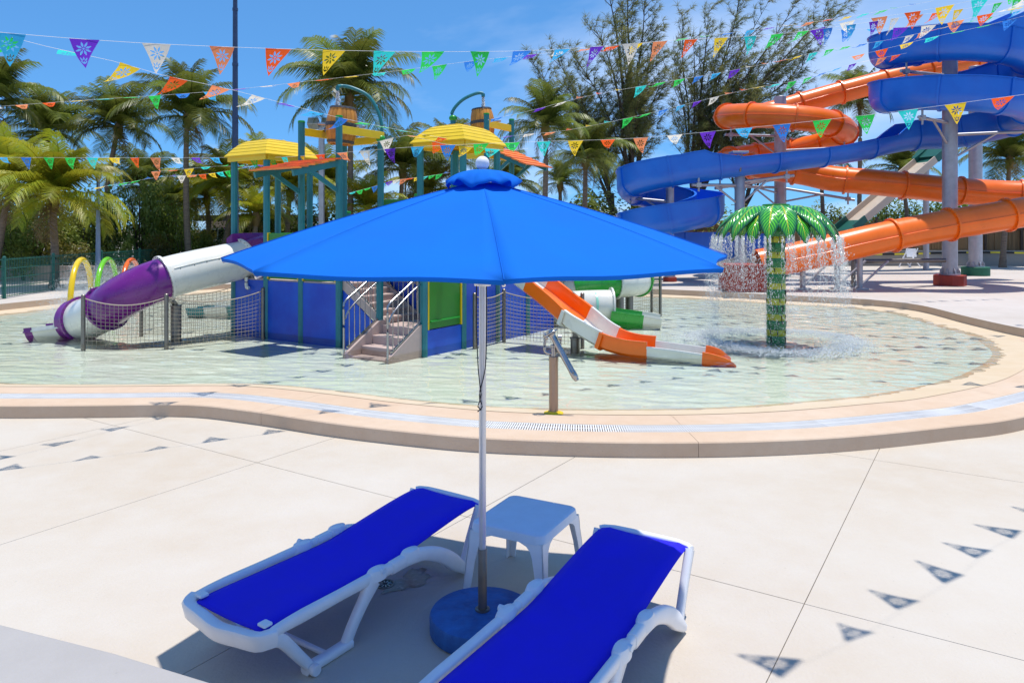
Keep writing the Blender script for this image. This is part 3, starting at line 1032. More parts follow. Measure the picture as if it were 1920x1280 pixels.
# ------------------------------------------------------------------ sun loungers
def lounger(loc, yaw, label, lit):
    """local: x across (-.35...35), y from foot (0) to head (1.72), z up"""
    t = thing('sun_lounger', label, 'sun lounger', loc, 'plastic sun loungers under the umbrella', yaw)
    W = 0.305
    def L(mb, name, m, smooth=40, bevel=None):
        return mb.build(name, m, t, smooth, bevel, local=True)
    # sling: foot to head, dips slightly, back part raised
    prof = [(-0.045, 0.312), (0.02, 0.319), (0.12, 0.322), (0.4, 0.318), (0.7, 0.315), (0.86, 0.318), (1.0, 0.335), (1.2, 0.362), (1.45, 0.392), (1.6, 0.402), (1.68, 0.396), (1.71, 0.375), (1.70, 0.35)]
    pl = spline([(0, y, z) for y, z in prof], 0.04)
    vs, fs = [], []
    NX = 10
    for p in pl:
        for j in range(NX + 1):
            s_ = j / NX
            x = -0.270 + 0.540 * s_
            sag = 0.012 * math.sin(math.pi * s_)
            edge = 0.018 * max(0, abs(2 * s_ - 1) - 0.88) / 0.12
            vs.append((x, p.y, p.z - sag - edge))
    for i in range(len(pl) - 1):
        for j in range(NX):
            fs.append((i * (NX + 1) + j, i * (NX + 1) + j + 1, (i + 1) * (NX + 1) + j + 1, (i + 1) * (NX + 1) + j))
    ob = L(MB().add(vs, fs), 'sling', 'sling', 60)
    md = ob.modifiers.new('thickness', 'SOLIDIFY'); md.thickness = 0.006
    def slab(path, w, h, s, name):
        """tapered moulded member following a side profile: path of (y, z, depth)"""
        pp = spline([(0, y, z) for y, z, d in path], 0.03)
        ds = spline([(0, d, 0) for y, z, d in path], 10)
        n_ = len(pp)
        tot = len(path) - 1
        dl = [d for y, z, d in path]
        def sc_(i, N):
            f = i / (N - 1) * tot
            k = min(int(f), tot - 1); d = dl[k] + (dl[k + 1] - dl[k]) * (f - k)
            a, c = w / 2, d / 2
            e = min(a, c) * 0.45
            return [(-a + e, -c), (a - e, -c), (a, -c + e), (a, c - e), (a - e, c), (-a + e, c), (-a, c - e), (-a, -c + e)]
        pp = [Vector((s, p.y, p.z)) for p in pp]
        return L(MB().sweep(pp, sc_), name, 'white_plastic', 50)
    for s in (-1, 1):
        x = s * (W)
        slab([(-0.035, 0.288, 0.045), (0.05, 0.300, 0.060), (0.35, 0.302, 0.055), (0.62, 0.302, 0.06), (0.86, 0.300, 0.058)], 0.042, 0.06, x, 'side_rail')
        slab([(-0.02, 0.275, 0.07), (0.05, 0.235, 0.06), (0.15, 0.115, 0.055), (0.22, 0.03, 0.05)], 0.042, 0.06, x, 'leg')
        slab([(0.66, 0.285, 0.10), (0.60, 0.215, 0.07), (0.52, 0.12, 0.06), (0.46, 0.03, 0.062)], 0.046, 0.06, x, 'leg')
        slab([(0.19, 0.026, 0.05), (0.34, 0.024, 0.046), (0.49, 0.026, 0.05)], 0.06, 0.05, x, 'foot_rail')
        slab([(0.80, 0.298, 0.07), (0.95, 0.298, 0.075), (1.10, 0.272, 0.075), (1.26, 0.200, 0.09), (1.40, 0.095, 0.095), (1.48, 0.03, 0.05)], 0.05, 0.06, x, 'arched_leg')
        slab([(1.475, 0.02, 0.05), (1.53, 0.14, 0.045), (1.60, 0.27, 0.05), (1.665, 0.375, 0.06)], 0.045, 0.05, x * 0.93, 'back_strut')
        # knuckle housings beside the sling
        for (y0, y1, zt) in ((0.63, 0.75, 0.345), (0.88, 1.04, 0.352)):
            mbk = MB().lathe([(0.02, -0.05), (0.052, -0.04), (0.055, 0.0), (0.045, 0.018), (0.012, 0.024)], 16, (x, (y0 + y1) / 2, zt - 0.025), Matrix.Diagonal((0.72, 1.35, 1)))
            L(mbk, 'hinge_boss', 'white_plastic', 50)
        L(MB().lathe([(0.016, -0.012), (0.016, 0.012)], 16, (x + s * 0.034, 0.70, 0.33), Matrix.Rotation(R(90), 3, 'Y')), 'hinge_disc', 'table_plastic', 40)
    # wheels at the foot end, outer side
    for s in (-1, 1):
        L(MB().lathe([(0.01, -0.016), (0.026, -0.016), (0.029, -0.008), (0.029, 0.008), (0.026, 0.016), (0.01, 0.016)], 20, (s * (W + 0.045), 0.215, 0.030), Matrix.Rotation(R(90), 3, 'Y')), 'wheel', 'white_plastic', 40)
    # foot crossbar: a wide moulded apron with a lower lip
    yb = -0.07
    pp = spline([(-W - 0.016, yb + 0.075, 0.290), (-W * 0.985, yb + 0.03, 0.288), (-W * 0.88, yb + 0.004, 0.282), (-W * 0.5, yb - 0.006, 0.272), (0, yb - 0.02, 0.262), (W * 0.5, yb - 0.006, 0.272), (W * 0.88, yb + 0.004, 0.282), (W * 0.985, yb + 0.03, 0.288), (W + 0.016, yb + 0.075, 0.290)], 0.04)
    L(MB().sweep(pp, [(-0.022, 0.026), (-0.036, 0.018), (-0.026, -0.03), (0.0, -0.055), (0.018, -0.05), (0.034, 0.012), (0.026, 0.026)]), 'foot_apron', 'white_plastic', 50)
    for s in (-1, 1):
        L(MB().box((s * 0.252, -0.005, 0.324), (0.055, 0.05, 0.016)), 'corner_clip', 'white_plastic', None, 0.006)
    pp = spline([(-0.285, 1.685, 0.368), (-0.2, 1.712, 0.376), (0.2, 1.712, 0.376), (0.285, 1.685, 0.368)], 0.05)
    L(MB().tube(pp, 0.020, 10), 'head_bar', 'white_plastic', 60)
    L(MB().tube([(-W, 1.46, 0.06), (W, 1.46, 0.06)], 0.018, 8), 'cross_tube', 'white_plastic', 60)
    L(MB().tube([(-W, 0.34, 0.03), (W, 0.34, 0.03)], 0.015, 8), 'cross_tube', 'white_plastic', 60)
    return t


lounger((-1.382, 3.674, 0), -R(34.0), 'blue sling sun lounger farther from the camera, its head end lit by the sun', True)
lounger((-0.150, 2.845, 0), -R(31.0), 'blue sling sun lounger cropped by the lower picture edge, nearest to the camera', False).scale = (1, 1.075, 1)

# ------------------------------------------------------------------ side table
tb = thing('side_table', 'small white plastic side table between the two loungers', 'table', (0.085, 4.62, 0), rotz=-R(28.0))
TW, TD, TH = 0.245, 0.27, 0.43
vs = []
def rrect(w, d, z, rad, n=5):
    out = []
    for cx, cy, a0 in ((w - rad, d - rad, 0), (-w + rad, d - rad, 90), (-w + rad, -d + rad, 180), (w - rad, -d + rad, 270)):
        for i in range(n + 1):
            a = R(a0 + 90 * i / n)
            out.append(Vector((cx + rad * math.cos(a), cy + rad * math.sin(a), z)))
    return out
rings = [rrect(TW - 0.03, TD - 0.03, TH + 0.001, 0.04), rrect(TW - 0.012, TD - 0.012, TH - 0.001, 0.05), rrect(TW - 0.003, TD - 0.003, TH - 0.008, 0.055), rrect(TW, TD, TH - 0.02, 0.055), rrect(TW + 0.004, TD + 0.004, TH - 0.055, 0.055), rrect(TW - 0.008, TD - 0.008, TH - 0.055, 0.05), rrect(TW - 0.012, TD - 0.012, TH - 0.016, 0.05)]
K = len(rings[0]); vs = [p for r_ in rings for p in r_]
fs = [tuple(range(K)), tuple((len(rings) - 1) * K + k for k in range(K))]
for i in range(len(rings) - 1):
    for k in range(K):
        fs.append((i * K + k, i * K + (k + 1) % K, (i + 1) * K + (k + 1) % K, (i + 1) * K + k))
MB().add(vs, fs).build('table_top', 'table_plastic', tb, 35, local=True)
for sx in (-1, 1):
    for sy in (-1, 1):
        # L-section leg that narrows to the floor, with a curved haunch under the top
        m_ = MB()
        for (ax, o1, o2) in (('x', sx, sy), ('y', sy, sx)):
            zs = [TH - 0.05, TH - 0.075, TH - 0.10, TH - 0.14, 0.2, 0.0]
            ws = [0.17, 0.105, 0.082, 0.07, 0.06, 0.045]
            spl = [0.0, 0.002, 0.004, 0.006, 0.016, 0.03]
            poly_o, poly_i = [], []
            for z_, w_, s_ in zip(zs, ws, spl):
                ex, ey = TW + s_, TD + s_
                if ax == 'x':       # plate lying along x on the side y = +-TD
                    a = Vector((sx * ex, sy * ey, z_)); c = Vector((sx * (ex - w_), sy * ey, z_)); th = Vector((0, -sy * 0.008, 0))
                else:
                    a = Vector((sx * ex, sy * ey, z_)); c = Vector((sx * ex, sy * (ey - w_), z_)); th = Vector((-sx * 0.008, 0, 0))
                poly_o.append((a, c, a + th, c + th))
            o = len(m_.v)
            vs_ = [p for q in poly_o for p in q]
            fs_ = []
            for i in range(len(poly_o) - 1):
                b0, b1 = i * 4, (i + 1) * 4
                fs_ += [(b0, b0 + 1, b1 + 1, b1), (b0 + 2, b1 + 2, b1 + 3, b0 + 3), (b0 + 1, b0 + 3, b1 + 3, b1 + 1), (b0, b1, b1 + 2, b0 + 2)]
            e = (len(poly_o) - 1) * 4
            fs_.append((e, e + 1, e + 3, e + 2))
            m_.add(vs_, fs_)
        m_.build('leg', 'white_plastic', tb, 30, local=True)
MB().box((0, 0, TH + 0.0005), (0.004, 2 * TD - 0.1, 0.002)).build('moulding_line', 'table_plastic', tb, local=True)

# damp brown stain beside the drain
sp_ = gd(768, 1088)
sr = random.Random(77)
ang_n = 40
pl_v = []
for k in range(ang_n):
    a = 2 * math.pi * k / ang_n
    rr_ = 1 + 0.22 * math.sin(3 * a + 1) + 0.14 * math.sin(7 * a + 2) + 0.08 * math.sin(13 * a)
    q = U * (0.085 * rr_ * math.cos(a)) + V * (0.17 * rr_ * math.sin(a))
    pl_v.append((sp_.x + q.x, sp_.y + q.y, 0.004))
so_ = MB().add(pl_v, [tuple(range(ang_n))]).build('damp_stain', 'wet_stain')
tag(so_, 'damp brown stain on the concrete beside the floor drain', 'stain')

# floor drain under the lounger
dp = gd(722, 1095)
dr = thing('floor_drain', 'small round dark floor drain with a slotted grate under the lounger', 'drain', (dp.x, dp.y, 0.0))
MB().lathe([(0.062, 0.001), (0.062, 0.006), (0.05, 0.006), (0.05, 0.002)], 28, dp).build('drain_ring', 'steel_dark', dr, 40)
MB().lathe([(0.0499, 0.001), (0.0499, 0.003)], 28, dp).build('drain_plate', 'drain', dr)
for k in range(10):
    a = 2 * math.pi * k / 10
    c = dp + Vector((0.03 * math.cos(a), 0.03 * math.sin(a), 0.004))
    MB().box(c, (0.026, 0.006, 0.003), Matrix.Rotation(a, 3, 'Z')).build('drain_bar', 'steel', dr)

# ------------------------------------------------------------------ water cannon on the kerb
CB = gd(1038, 775, 0.135)
cn = thing('water_cannon', 'stainless steel water cannon on a post at the pool edge', 'water cannon', tuple(CB))
z0 = CB.z
MB().lathe([(0.11, 0), (0.11, 0.012), (0.07, 0.013), (0.06, 0.03)], 28, CB).build('yellow_flange', 'yellow', cn, 30)
MB().lathe([(0.052, 0), (0.052, 0.575), (0.055, 0.58), (0.055, 0.63), (0.04, 0.632)], 28, CB + Vector((0, 0, 0.012))).build('post', 'steel_warm', cn, 40)
MB().lathe([(0.03, 0.62), (0.03, 0.74), (0.036, 0.745), (0.036, 0.77), (0.02, 0.775)], 20, CB).build('swivel_neck', 'steel', cn, 40)
pv = at(1037, 632, CB.y)
nz = at(1079, 708, CB.y - 0.10)
dirn = (nz - pv).normalized()
yo = pv - Vector((0, 0, 0.0))
# yoke: U bracket with side trunnions
ypts = [pv + Vector((-0.085, 0.0, 0.0)), pv + Vector((-0.095, 0, -0.09)), pv + Vector((-0.085, 0, -0.16)), pv + Vector((-0.03, 0, -0.185)), pv + Vector((0.0, 0, -0.19))]
MB().tube(spline(ypts, 0.02), 0.017, 10).build('yoke_arm', 'steel', cn, 60)
ypts = [pv + Vector((0.085, 0.03, 0.0)), pv + Vector((0.085, 0.03, -0.09)), pv + Vector((0.05, 0.02, -0.16)), pv + Vector((0.0, 0, -0.19))]
MB().tube(spline(ypts, 0.02), 0.015, 10).build('yoke_arm', 'steel', cn, 60)
for sx in (-1, 1):
    MB().lathe([(0.012, -0.02), (0.03, -0.018), (0.03, 0.018), (0.012, 0.02)], 20, pv + Vector((sx * 0.075, 0.0, 0.0)), Matrix.Rotation(R(90), 3, 'Y')).build('trunnion', 'steel', cn, 40)
bm_ = dirn.to_track_quat('Z', 'Y').to_matrix()
MB().lathe([(0.02, -0.09), (0.045, -0.085), (0.048, -0.03), (0.040, -0.02), (0.036, 0.0), (0.034, 0.42), (0.037, 0.425), (0.037, 0.50), (0.030, 0.51), (0.026, 0.54), (0.012, 0.548)], 26, pv, bm_).build('barrel', 'steel', cn, 35)
# ring handle behind
hp = [pv - dirn * 0.05 + bm_ @ Vector((0.085 * math.cos(a) - 0.02, 0.085 * math.sin(a), 0)) for a in [2 * math.pi * k / 24 for k in range(24)]]
MB().tube(hp, 0.012, 8, closed=True).build('ring_handle', 'steel', cn, 60)
MB().lathe([(0.012, 0), (0.012, 0.015)], 12, pv + dirn * 0.45 + Vector((0, -0.03, 0))).build('nozzle_screw', 'steel_dark', cn, 40)

# ------------------------------------------------------------------ palm-shaped fountain
FB = gd(1455, 640, Z_WATER)
ft = thing('palm_fountain', 'palm shaped water fountain with glossy green leaves and yellow banded trunk', 'fountain', (FB.x, FB.y, -0.25))
fx, fy = FB.x, FB.y
zt0 = -0.25
# trunk: alternating dark green / yellow rings, each slightly flared
zlev = -0.25
k = 0
while zlev < 2.32:
    yel = (k % 2 == 1)
    hgt = 0.115 if yel else 0.175
    r0 = 0.175 - 0.012 * (zlev / 2.3)
    vs, fs = [], []
    nA = 36
    prof = [(r0 * 0.965, 0.0), (r0 * 1.0, hgt * 0.3), (r0 * 1.02, hgt * 0.65), (r0 * 0.965, hgt)]
    ob = MB()
    for (rr_, dz) in prof:
        for j in range(nA):
            a = 2 * math.pi * j / nA
            w = 1 + 0.02 * math.sin(5 * a + k) + 0.012 * math.sin(11 * a + 2 * k)
            ob.v.append((fx + rr_ * w * math.cos(a), fy + rr_ * w * math.sin(a), zlev + dz))
    for i in range(3):
        for j in range(nA):
            j2 = (j + 1) % nA
            ob.f.append((i * nA + j, i * nA + j2, (i + 1) * nA + j2, (i + 1) * nA + j))
    ob.build('trunk_ring', 'ftrunk_yellow' if yel else 'ftrunk_green', ft, 60)
    # carved cracks
    fr_ = random.Random(100 + k)
    for c in range(7):
        a = fr_.uniform(0, 2 * math.pi); L_ = fr_.uniform(0.05, 0.13)
        rr_ = r0 * 1.03
        p = Vector((fx + rr_ * math.cos(a), fy + rr_ * math.sin(a), zlev + hgt * 0.9))
        q = Vector((fx + rr_ * math.cos(a + 0.04), fy + rr_ * math.sin(a + 0.04), zlev + hgt * 0.9 - L_))
        MB().tube([p, q], [0.012, 0.004], 5).build('bark_crack', 'ftrunk_crack', ft)
    zlev += hgt
    k += 1
MB().lathe([(0.28, 2.52), (0.30, 2.58), (0.25, 2.64), (0.24, 2.67), (0.17, 2.675), (0.16, 2.63), (0.001, 2.62)], 32, (fx, fy, 0)).build('crown_rim', 'panel_green', ft, 40)
MB().lathe([(0.16, 2.28), (0.3, 2.42), (0.6, 2.50), (0.6, 2.53), (0.2, 2.56)], 32, (fx, fy, 0)).build('crown_plate', 'darkgreen_gel', ft, 40)
tips = []
nleaf = 21
for k in range(nleaf):
    a = 2 * math.pi * (k + 0.25) / nleaf
    inner_row = (k % 3 == 1)
    Lr = 1.21 if not inner_row else 1.13
    drop = 0.60 if not inner_row else 0.62
    wid = 0.225
    ca, sa = math.cos(a), math.sin(a)
    vs, fs, uvs = [], [], []
    nl, nw = 22, 10
    for i in range(nl + 1):
        t = i / nl
        rad = 0.16 + (Lr - 0.16) * (math.sin(t * math.pi * 0.5) ** 0.9 * 0.35 + t * 0.65) - 0.09 * t ** 6
        z = 2.60 - (0.035 if inner_row else 0.0) + 0.045 * math.sin(math.pi * min(1, t * 1.6)) - drop * t ** 2.3
        wf = math.sin(math.pi * (0.06 + 0.94 * t) ** 0.80) ** 0.75 if t < 1 else 0.0
        wf = max(wf, 0.02, 0.62 * (1 - 1.7 * t))
        for j in range(nw + 1):
            s_ = -1 + 2 * j / nw
            y = s_ * wid * wf
            zz = z - 0.07 * abs(s_) ** 1.8 * wf + 0.014 * (1 - abs(s_)) + 0.008 * math.sin(60 * t - 6 * abs(s_)) * wf
            vs.append((fx + rad * ca - y * sa, fy + rad * sa + y * ca, zz))
            uvs.append((s_, t))
    for i in range(nl):
        for j in range(nw):
            fs.append((i * (nw + 1) + j, i * (nw + 1) + j + 1, (i + 1) * (nw + 1) + j + 1, (i + 1) * (nw + 1) + j))
    ob = MB().add(vs, fs).build('leaf', 'fountain_leaf', ft, 70)
    atr = ob.data.attributes.new('leafuv', 'FLOAT_VECTOR', 'POINT')
    for i, (s_, t) in enumerate(uvs):
        atr.data[i].vector = (s_, t, 0)
    md = ob.modifiers.new('thickness', 'SOLIDIFY'); md.thickness = 0.025; md.offset = -1
    tips.append((a, Lr))


# ------------------------------------------------------------------ falling water, splash and foam
def droplets(name, pts, label, cat, parent=None):
    """pts: (x, y, z, radius, stretch)"""
    v, f = [], []
    for x, y, z, r, s_ in pts:
        o = len(v)
        v += [(x + r, y, z), (x, y + r, z), (x - r, y, z), (x, y - r, z), (x, y, z + r * s_), (x, y, z - r * s_)]
        f += [(o, o + 1, o + 4), (o + 1, o + 2, o + 4), (o + 2, o + 3, o + 4), (o + 3, o, o + 4), (o + 1, o, o + 5), (o + 2, o + 1, o + 5), (o + 3, o + 2, o + 5), (o, o + 3, o + 5)]
    m_ = MB(); m_.v, m_.f = v, f
    ob = m_.build(name, 'drops', None, recalc=False)
    ob.data.shade_smooth()
    ob['kind'] = 'stuff'
    tag(ob, label, cat)
    return ob


dr_ = random.Random(21)
pts = []
for (a, Lr) in tips:
    for st in range(4):
        a2 = a + dr_.gauss(0, 0.09); r0 = Lr - 0.06 + dr_.gauss(0, 0.03)
        n_ = 280
        for i in range(n_):
            t = dr_.random() ** 1.25
            z = 2.05 - t * 1.95 + dr_.gauss(0, 0.03)
            spread = 0.012 + 0.11 * t ** 1.2
            rr_ = r0 + 0.16 * t + dr_.gauss(0, spread)
            aa = a2 + dr_.gauss(0, spread * 0.75)
            if dr_.random() < 0.30 * t:
                aa += dr_.gauss(0, 0.2); rr_ += dr_.gauss(0, 0.10)
            if z < Z_WATER:
                continue
            pts.append((fx + rr_ * math.cos(aa) + 0.05 * t, fy + rr_ * math.sin(aa), z, dr_.uniform(0.0025, 0.0075) * (1 - 0.25 * t), dr_.uniform(1.2, 3.8) * (1.3 - 0.6 * t)))
# wet beads on the leaves and trunk
for i in range(700):
    a = dr_.uniform(0, 2 * math.pi); z = dr_.uniform(0.1, 2.2)
    rr_ = 0.19 + abs(dr_.gauss(0, 0.012))
    pts.append((fx + rr_ * math.cos(a), fy + rr_ * math.sin(a), z, dr_.uniform(0.003, 0.007), dr_.uniform(1, 2)))
droplets('falling_water', pts, 'curtain of water drops falling from the green palm fountain', 'water spray')
pts = []
for i in range(15000):
    a = dr_.uniform(0, 2 * math.pi)
    rr_ = 1.38 + dr_.gauss(0, 0.22) + 0.1 * math.sin(3 * a)
    z = Z_WATER + 0.012 + abs(dr_.gauss(0, 0.035)) * math.exp(-((rr_ - 1.38) / 0.3) ** 2)
    pts.append((fx + rr_ * math.cos(a), fy + rr_ * math.sin(a), z, dr_.uniform(0.004, 0.014), dr_.uniform(0.35, 0.9)))
for i in range(5000):
    a = dr_.uniform(0, 2 * math.pi)
    rr_ = abs(dr_.gauss(0, 1.0)) + 0.3
    pts.append((fx + rr_ * math.cos(a), fy + rr_ * math.sin(a), Z_WATER + 0.01, dr_.uniform(0.002, 0.006), 0.4))
droplets('splash_foam', pts, 'ring of white splashing foam around the palm fountain', 'splash')

# ------------------------------------------------------------------ play tower
tw = thing('play_tower', 'multi level water play tower with teal posts, blue panels and yellow roofs', 'play structure', tuple(UV(1.5, 0.5, -0.2)))
_tw0 = UV(0, 0)


def uvbox(parent, name, a0, a1, b0, b1, z0, z1, m, bevel=None, smooth=None):
    """box in bay units a (along U) and b (along V)"""
    c = UV((a0 + a1) / 2, (b0 + b1) / 2, (z0 + z1) / 2)
    return MB().box(c, (abs(a1 - a0) * BA, abs(b1 - b0) * BB, z1 - z0), UV3).build(name, m, parent, smooth, bevel)


def post(parent, a, b, ztop, w=0.128, cap=True, zb=-0.25, base=None):
    p = UV(a, b) if base is None else base
    ob = MB().lathe([(w * 0.541 * 0.999, zb), (w * 0.541, ztop - 0.03), (w * 0.50, ztop - 0.02)], 8, p, UV3 @ Matrix.Rotation(R(22.5), 3, 'Z')).build('post', 'teal', parent, 20)
    if cap:
        MB().lathe([(w * 0.56, ztop - 0.03), (w * 0.58, ztop - 0.015), (w * 0.5, ztop + 0.012), (0.001, ztop + 0.02)], 12, p).build('post_cap', 'cap_green', parent, 40)
    return p


H1 = 1.15
for (a, b, zt, cp) in ((-1, 0, 3.70, 0), (0, 0, 3.74, 0), (1, 0, 4.33, 1), (2, 0, 4.35, 1), (3, 0, 2.2, 1), (4, 0, 2.2, 1),
                       (-1, 1, 3.70, 0), (0, 1, 3.74, 0), (1, 1, 4.02, 0), (2, 1, 4.02, 0),
                       (3, 1, 3.86, 0), (4, 1, 3.88, 0), (3, 2, 3.86, 0), (4, 2, 3.86, 0), (4, 3, 2.95, 1), (2, 2, 2.95, 1), (0, 2, 2.6, 1), (3, 3, 2.95, 1)):
    post(tw, a, b, zt, cap=bool(cp))
e = 0.065
# lower blue panels along the front, under the platform
for a in (-1, 0, 1):
    uvbox(tw, 'side_panel', a + e, a + 1 - e, -0.02, 0.02, -0.25, H1, 'panel_blue')
    if a == -1:
        continue
    uvbox(tw, 'guard_panel', a + e + 0.015, a + 1 - e - 0.015, -0.02, 0.02, 1.20, 2.12, 'panel_green', 0.008)
    for aa in (a + e + 0.005, a + 1 - e - 0.005):
        uvbox(tw, 'yellow_trim', aa - 0.012, aa + 0.012, -0.035, 0.035, 1.19, 2.13, 'yellow')
# wall behind the stairs
for a in (2, 3):
    uvbox(tw, 'side_panel', a + e, a + 1 - e, 0.99, 1.03, -0.25, H1, 'panel_blue')
    uvbox(tw, 'guard_panel', a + e + 0.015, a + 1 - e - 0.015, 0.98, 1.02, 1.20, 2.12, 'panel_green', 0.008)
    uvbox(tw, 'yellow_trim', a + e - 0.005, a + e + 0.02, 0.96, 1.04, 1.19, 2.13, 'yellow')
# triangular blue panel under the upper flight
tri = [UV(2 + e, 0.03, -0.25), UV(3 - e, 0.03, -0.25), UV(3 - e, 0.03, 0.40), UV(2 + e, 0.03, 1.05)]
MB().prism(tri, V * 0.0, V * 0.03).build('side_panel', 'panel_blue', tw)
# right hand face: green play panel over a blue one, then blue walls
uvbox(tw, 'side_panel', 3.98, 4.02, e, 1 - e, -0.25, 0.42, 'panel_blue')
uvbox(tw, 'play_panel', 3.985, 4.015, e + 0.03, 1 - e - 0.03, 0.44, 1.55, 'panel_green', 0.006)
uvbox(tw, 'panel_ledge', 4.0, 4.05, e + 0.06, 1 - e - 0.06, 0.56, 0.585, 'cap_green', 0.005)
for b in (e + 0.012, 1 - e - 0.012):
    uvbox(tw, 'yellow_trim', 3.97, 4.035, b - 0.014, b + 0.014, 0.43, 1.56, 'yellow')
for b in (1, 2, 3):
    uvbox(tw, 'side_panel', 3.98, 4.02, b + e, b + 1 - e, -0.25, H1 + 0.1, 'panel_blue')
    if b > 1:
        uvbox(tw, 'guard_panel', 3.985, 4.015, b + e, b + 1 - e, 1.30, 2.2, 'panel_green', 0.008)
uvbox(tw, 'side_panel', 3.0, 4.0, 3.98, 4.02, -0.25, 1.25, 'panel_blue')
# platforms
uvbox(tw, 'platform', -1, 2, 0, 2, H1 - 0.02, H1 + 0.03, 'stair')
uvbox(tw, 'platform', 2.0, 4, 1.0, 4, H1 - 0.02, H1 + 0.03, 'stair')
uvbox(tw, 'platform', 1.0, 4, 2.0, 5.5, 1.93, 2.0, 'stair')
for a in (1, 2, 3):
    uvbox(tw, 'guard_panel', a + e, a + 1 - e, 1.98, 2.02, 2.05, 2.86, 'panel_green', 0.008)
    uvbox(tw, 'yellow_trim', a + e - 0.005, a + e + 0.02, 1.95, 2.0, 2.04, 2.88, 'yellow')
for b in (0.0, 1.0):
    uvbox(tw, 'guard_panel', -1.02, -0.98, b + e, b + 1 - e, 1.2, 2.12, 'panel_green', 0.008)
# yellow tie beams round the first barrel
def beam(a0, b0, a1, b1, z, m='yellow', w=0.06, h=0.15):
    return MB().bar(UV(a0, b0, z), UV(a1, b1, z), w, h).build('tie_beam', m, tw, None, 0.006)
beam(1, -0.02, 1, 1, 4.13); beam(2.02, 0, 2.02, 1.05, 4.10); beam(1, 1.0, 2.05, 1.0, 4.02); 
# pivot brackets of barrel 1 sit on the beams
for a in (1.04, 1.97):
    MB().lathe([(0.05, -0.03), (0.05, 0.03)], 16, UV(a, 0.5, 4.23), UV3 @ Matrix.Rotation(R(90), 3, 'Y')).build('pivot_bearing', 'steel', tw, 40)


# hipped gambrel roofs laid in overlapping boards
def hip_roof(a0, a1, b0, b1, z0):
    """bay-unit rectangle; boards run round each tier"""
    ca, cb = (a0 + a1) / 2, (b0 + b1) / 2
    ha, hb = (a1 - a0) / 2 * BA + 0.14, (b1 - b0) / 2 * BB + 0.14
    lev = [(0.0, 0.0), (0.055, 0.075), (0.112, 0.150), (0.175, 0.220), (0.245, 0.282), (0.33, 0.332), (0.50, 0.372)]
    c0 = UV(ca, cb)
    # fascia
    for i in range(len(lev) - 1):
        (i0, h0), (i1, h1) = lev[i], lev[i + 1]
        for side in range(4):
            def P(ins, h, s, lift):
                A, B = max(0.01, ha - ins), max(0.01, hb - ins)
                cs = [(-A, -B), (A, -B), (A, B), (-A, B)]
                x, y = cs[(side + s) % 4]
                return c0 + U * x + V * y + Vector((0, 0, z0 + h + lift))
            lo0, lo1 = P(i0 - 0.006, h0 - 0.002, 0, 0.007), P(i0 - 0.006, h0 - 0.002, 1, 0.007)
            hi0, hi1 = P(i1, h1, 0, 0.0), P(i1, h1, 1, 0.0)
            dz = Vector((0, 0, -0.022))
            m_ = MB()
            m_.add([lo0, lo1, hi1, hi0, lo0 + dz, lo1 + dz, hi1 + dz, hi0 + dz], [(0, 1, 2, 3), (7, 6, 5, 4), (0, 4, 5, 1), (1, 5, 6, 2), (2, 6, 7, 3), (3, 7, 4, 0)])
            m_.build('roof_board', 'yellow', tw)
    MB().box(c0 + Vector((0, 0, z0 + 0.368)), (2 * (ha - 0.49), 2 * (hb - 0.49), 0.02), UV3).build('roof_board', 'yellow', tw)
    # deep fascia boards below the eave
    for (sa, sb, L_, d) in ((0, -1, 2 * ha, 'a'), (0, 1, 2 * ha, 'a'), (-1, 0, 2 * hb, 'b'), (1, 0, 2 * hb, 'b')):
        cc = c0 + U * (sa * (ha - 0.05)) + V * (sb * (hb - 0.05)) + Vector((0, 0, z0 - 0.055))
        size = (L_ - 0.1, 0.03, 0.12) if d == 'a' else (0.03, L_ - 0.16, 0.12)
        MB().box(cc, size, UV3).build('fascia_board', 'yellow', tw)


hip_roof(-1, 0, 0, 1, 3.74)
hip_roof(3, 4, 1, 2, 3.88)

# orange shed awnings on braced arms
def awning(pts_lo, pts_hi, nb, arms):
    """boards laid between the low edge and the high edge; pts are two 3-D corners each"""
    l0, l1 = pts_lo; h0, h1 = pts_hi
    for i in range(nb):
        t0, t1 = i / nb - 0.02, (i + 1) / nb
        a, b2 = l0.lerp(h0, t0), l1.lerp(h1, t0)
        c, d = l1.lerp(h1, t1), l0.lerp(h0, t1)
        up0, up1 = Vector((0, 0, 0.040)), Vector((0, 0, 0.012))
        m_ = MB().add([a + up0, b2 + up0, c + up1, d + up1, a + up0 - Vector((0, 0, 0.03)), b2 + up0 - Vector((0, 0, 0.03)), c + up1 - Vector((0, 0, 0.03)), d + up1 - Vector((0, 0, 0.03))],
                      [(0, 1, 2, 3), (7, 6, 5, 4), (0, 4, 5, 1), (1, 5, 6, 2), (2, 6, 7, 3), (3, 7, 4, 0)])
        m_.build('awning_board', 'awning_orange', tw)
    for (p, q, brace0, brace1) in arms:
        MB().bar(p, q, 0.05, 0.11).build('awning_arm', 'teal', tw)
        MB().bar(brace0, brace1, 0.045, 0.08).build('awning_brace', 'teal', tw)


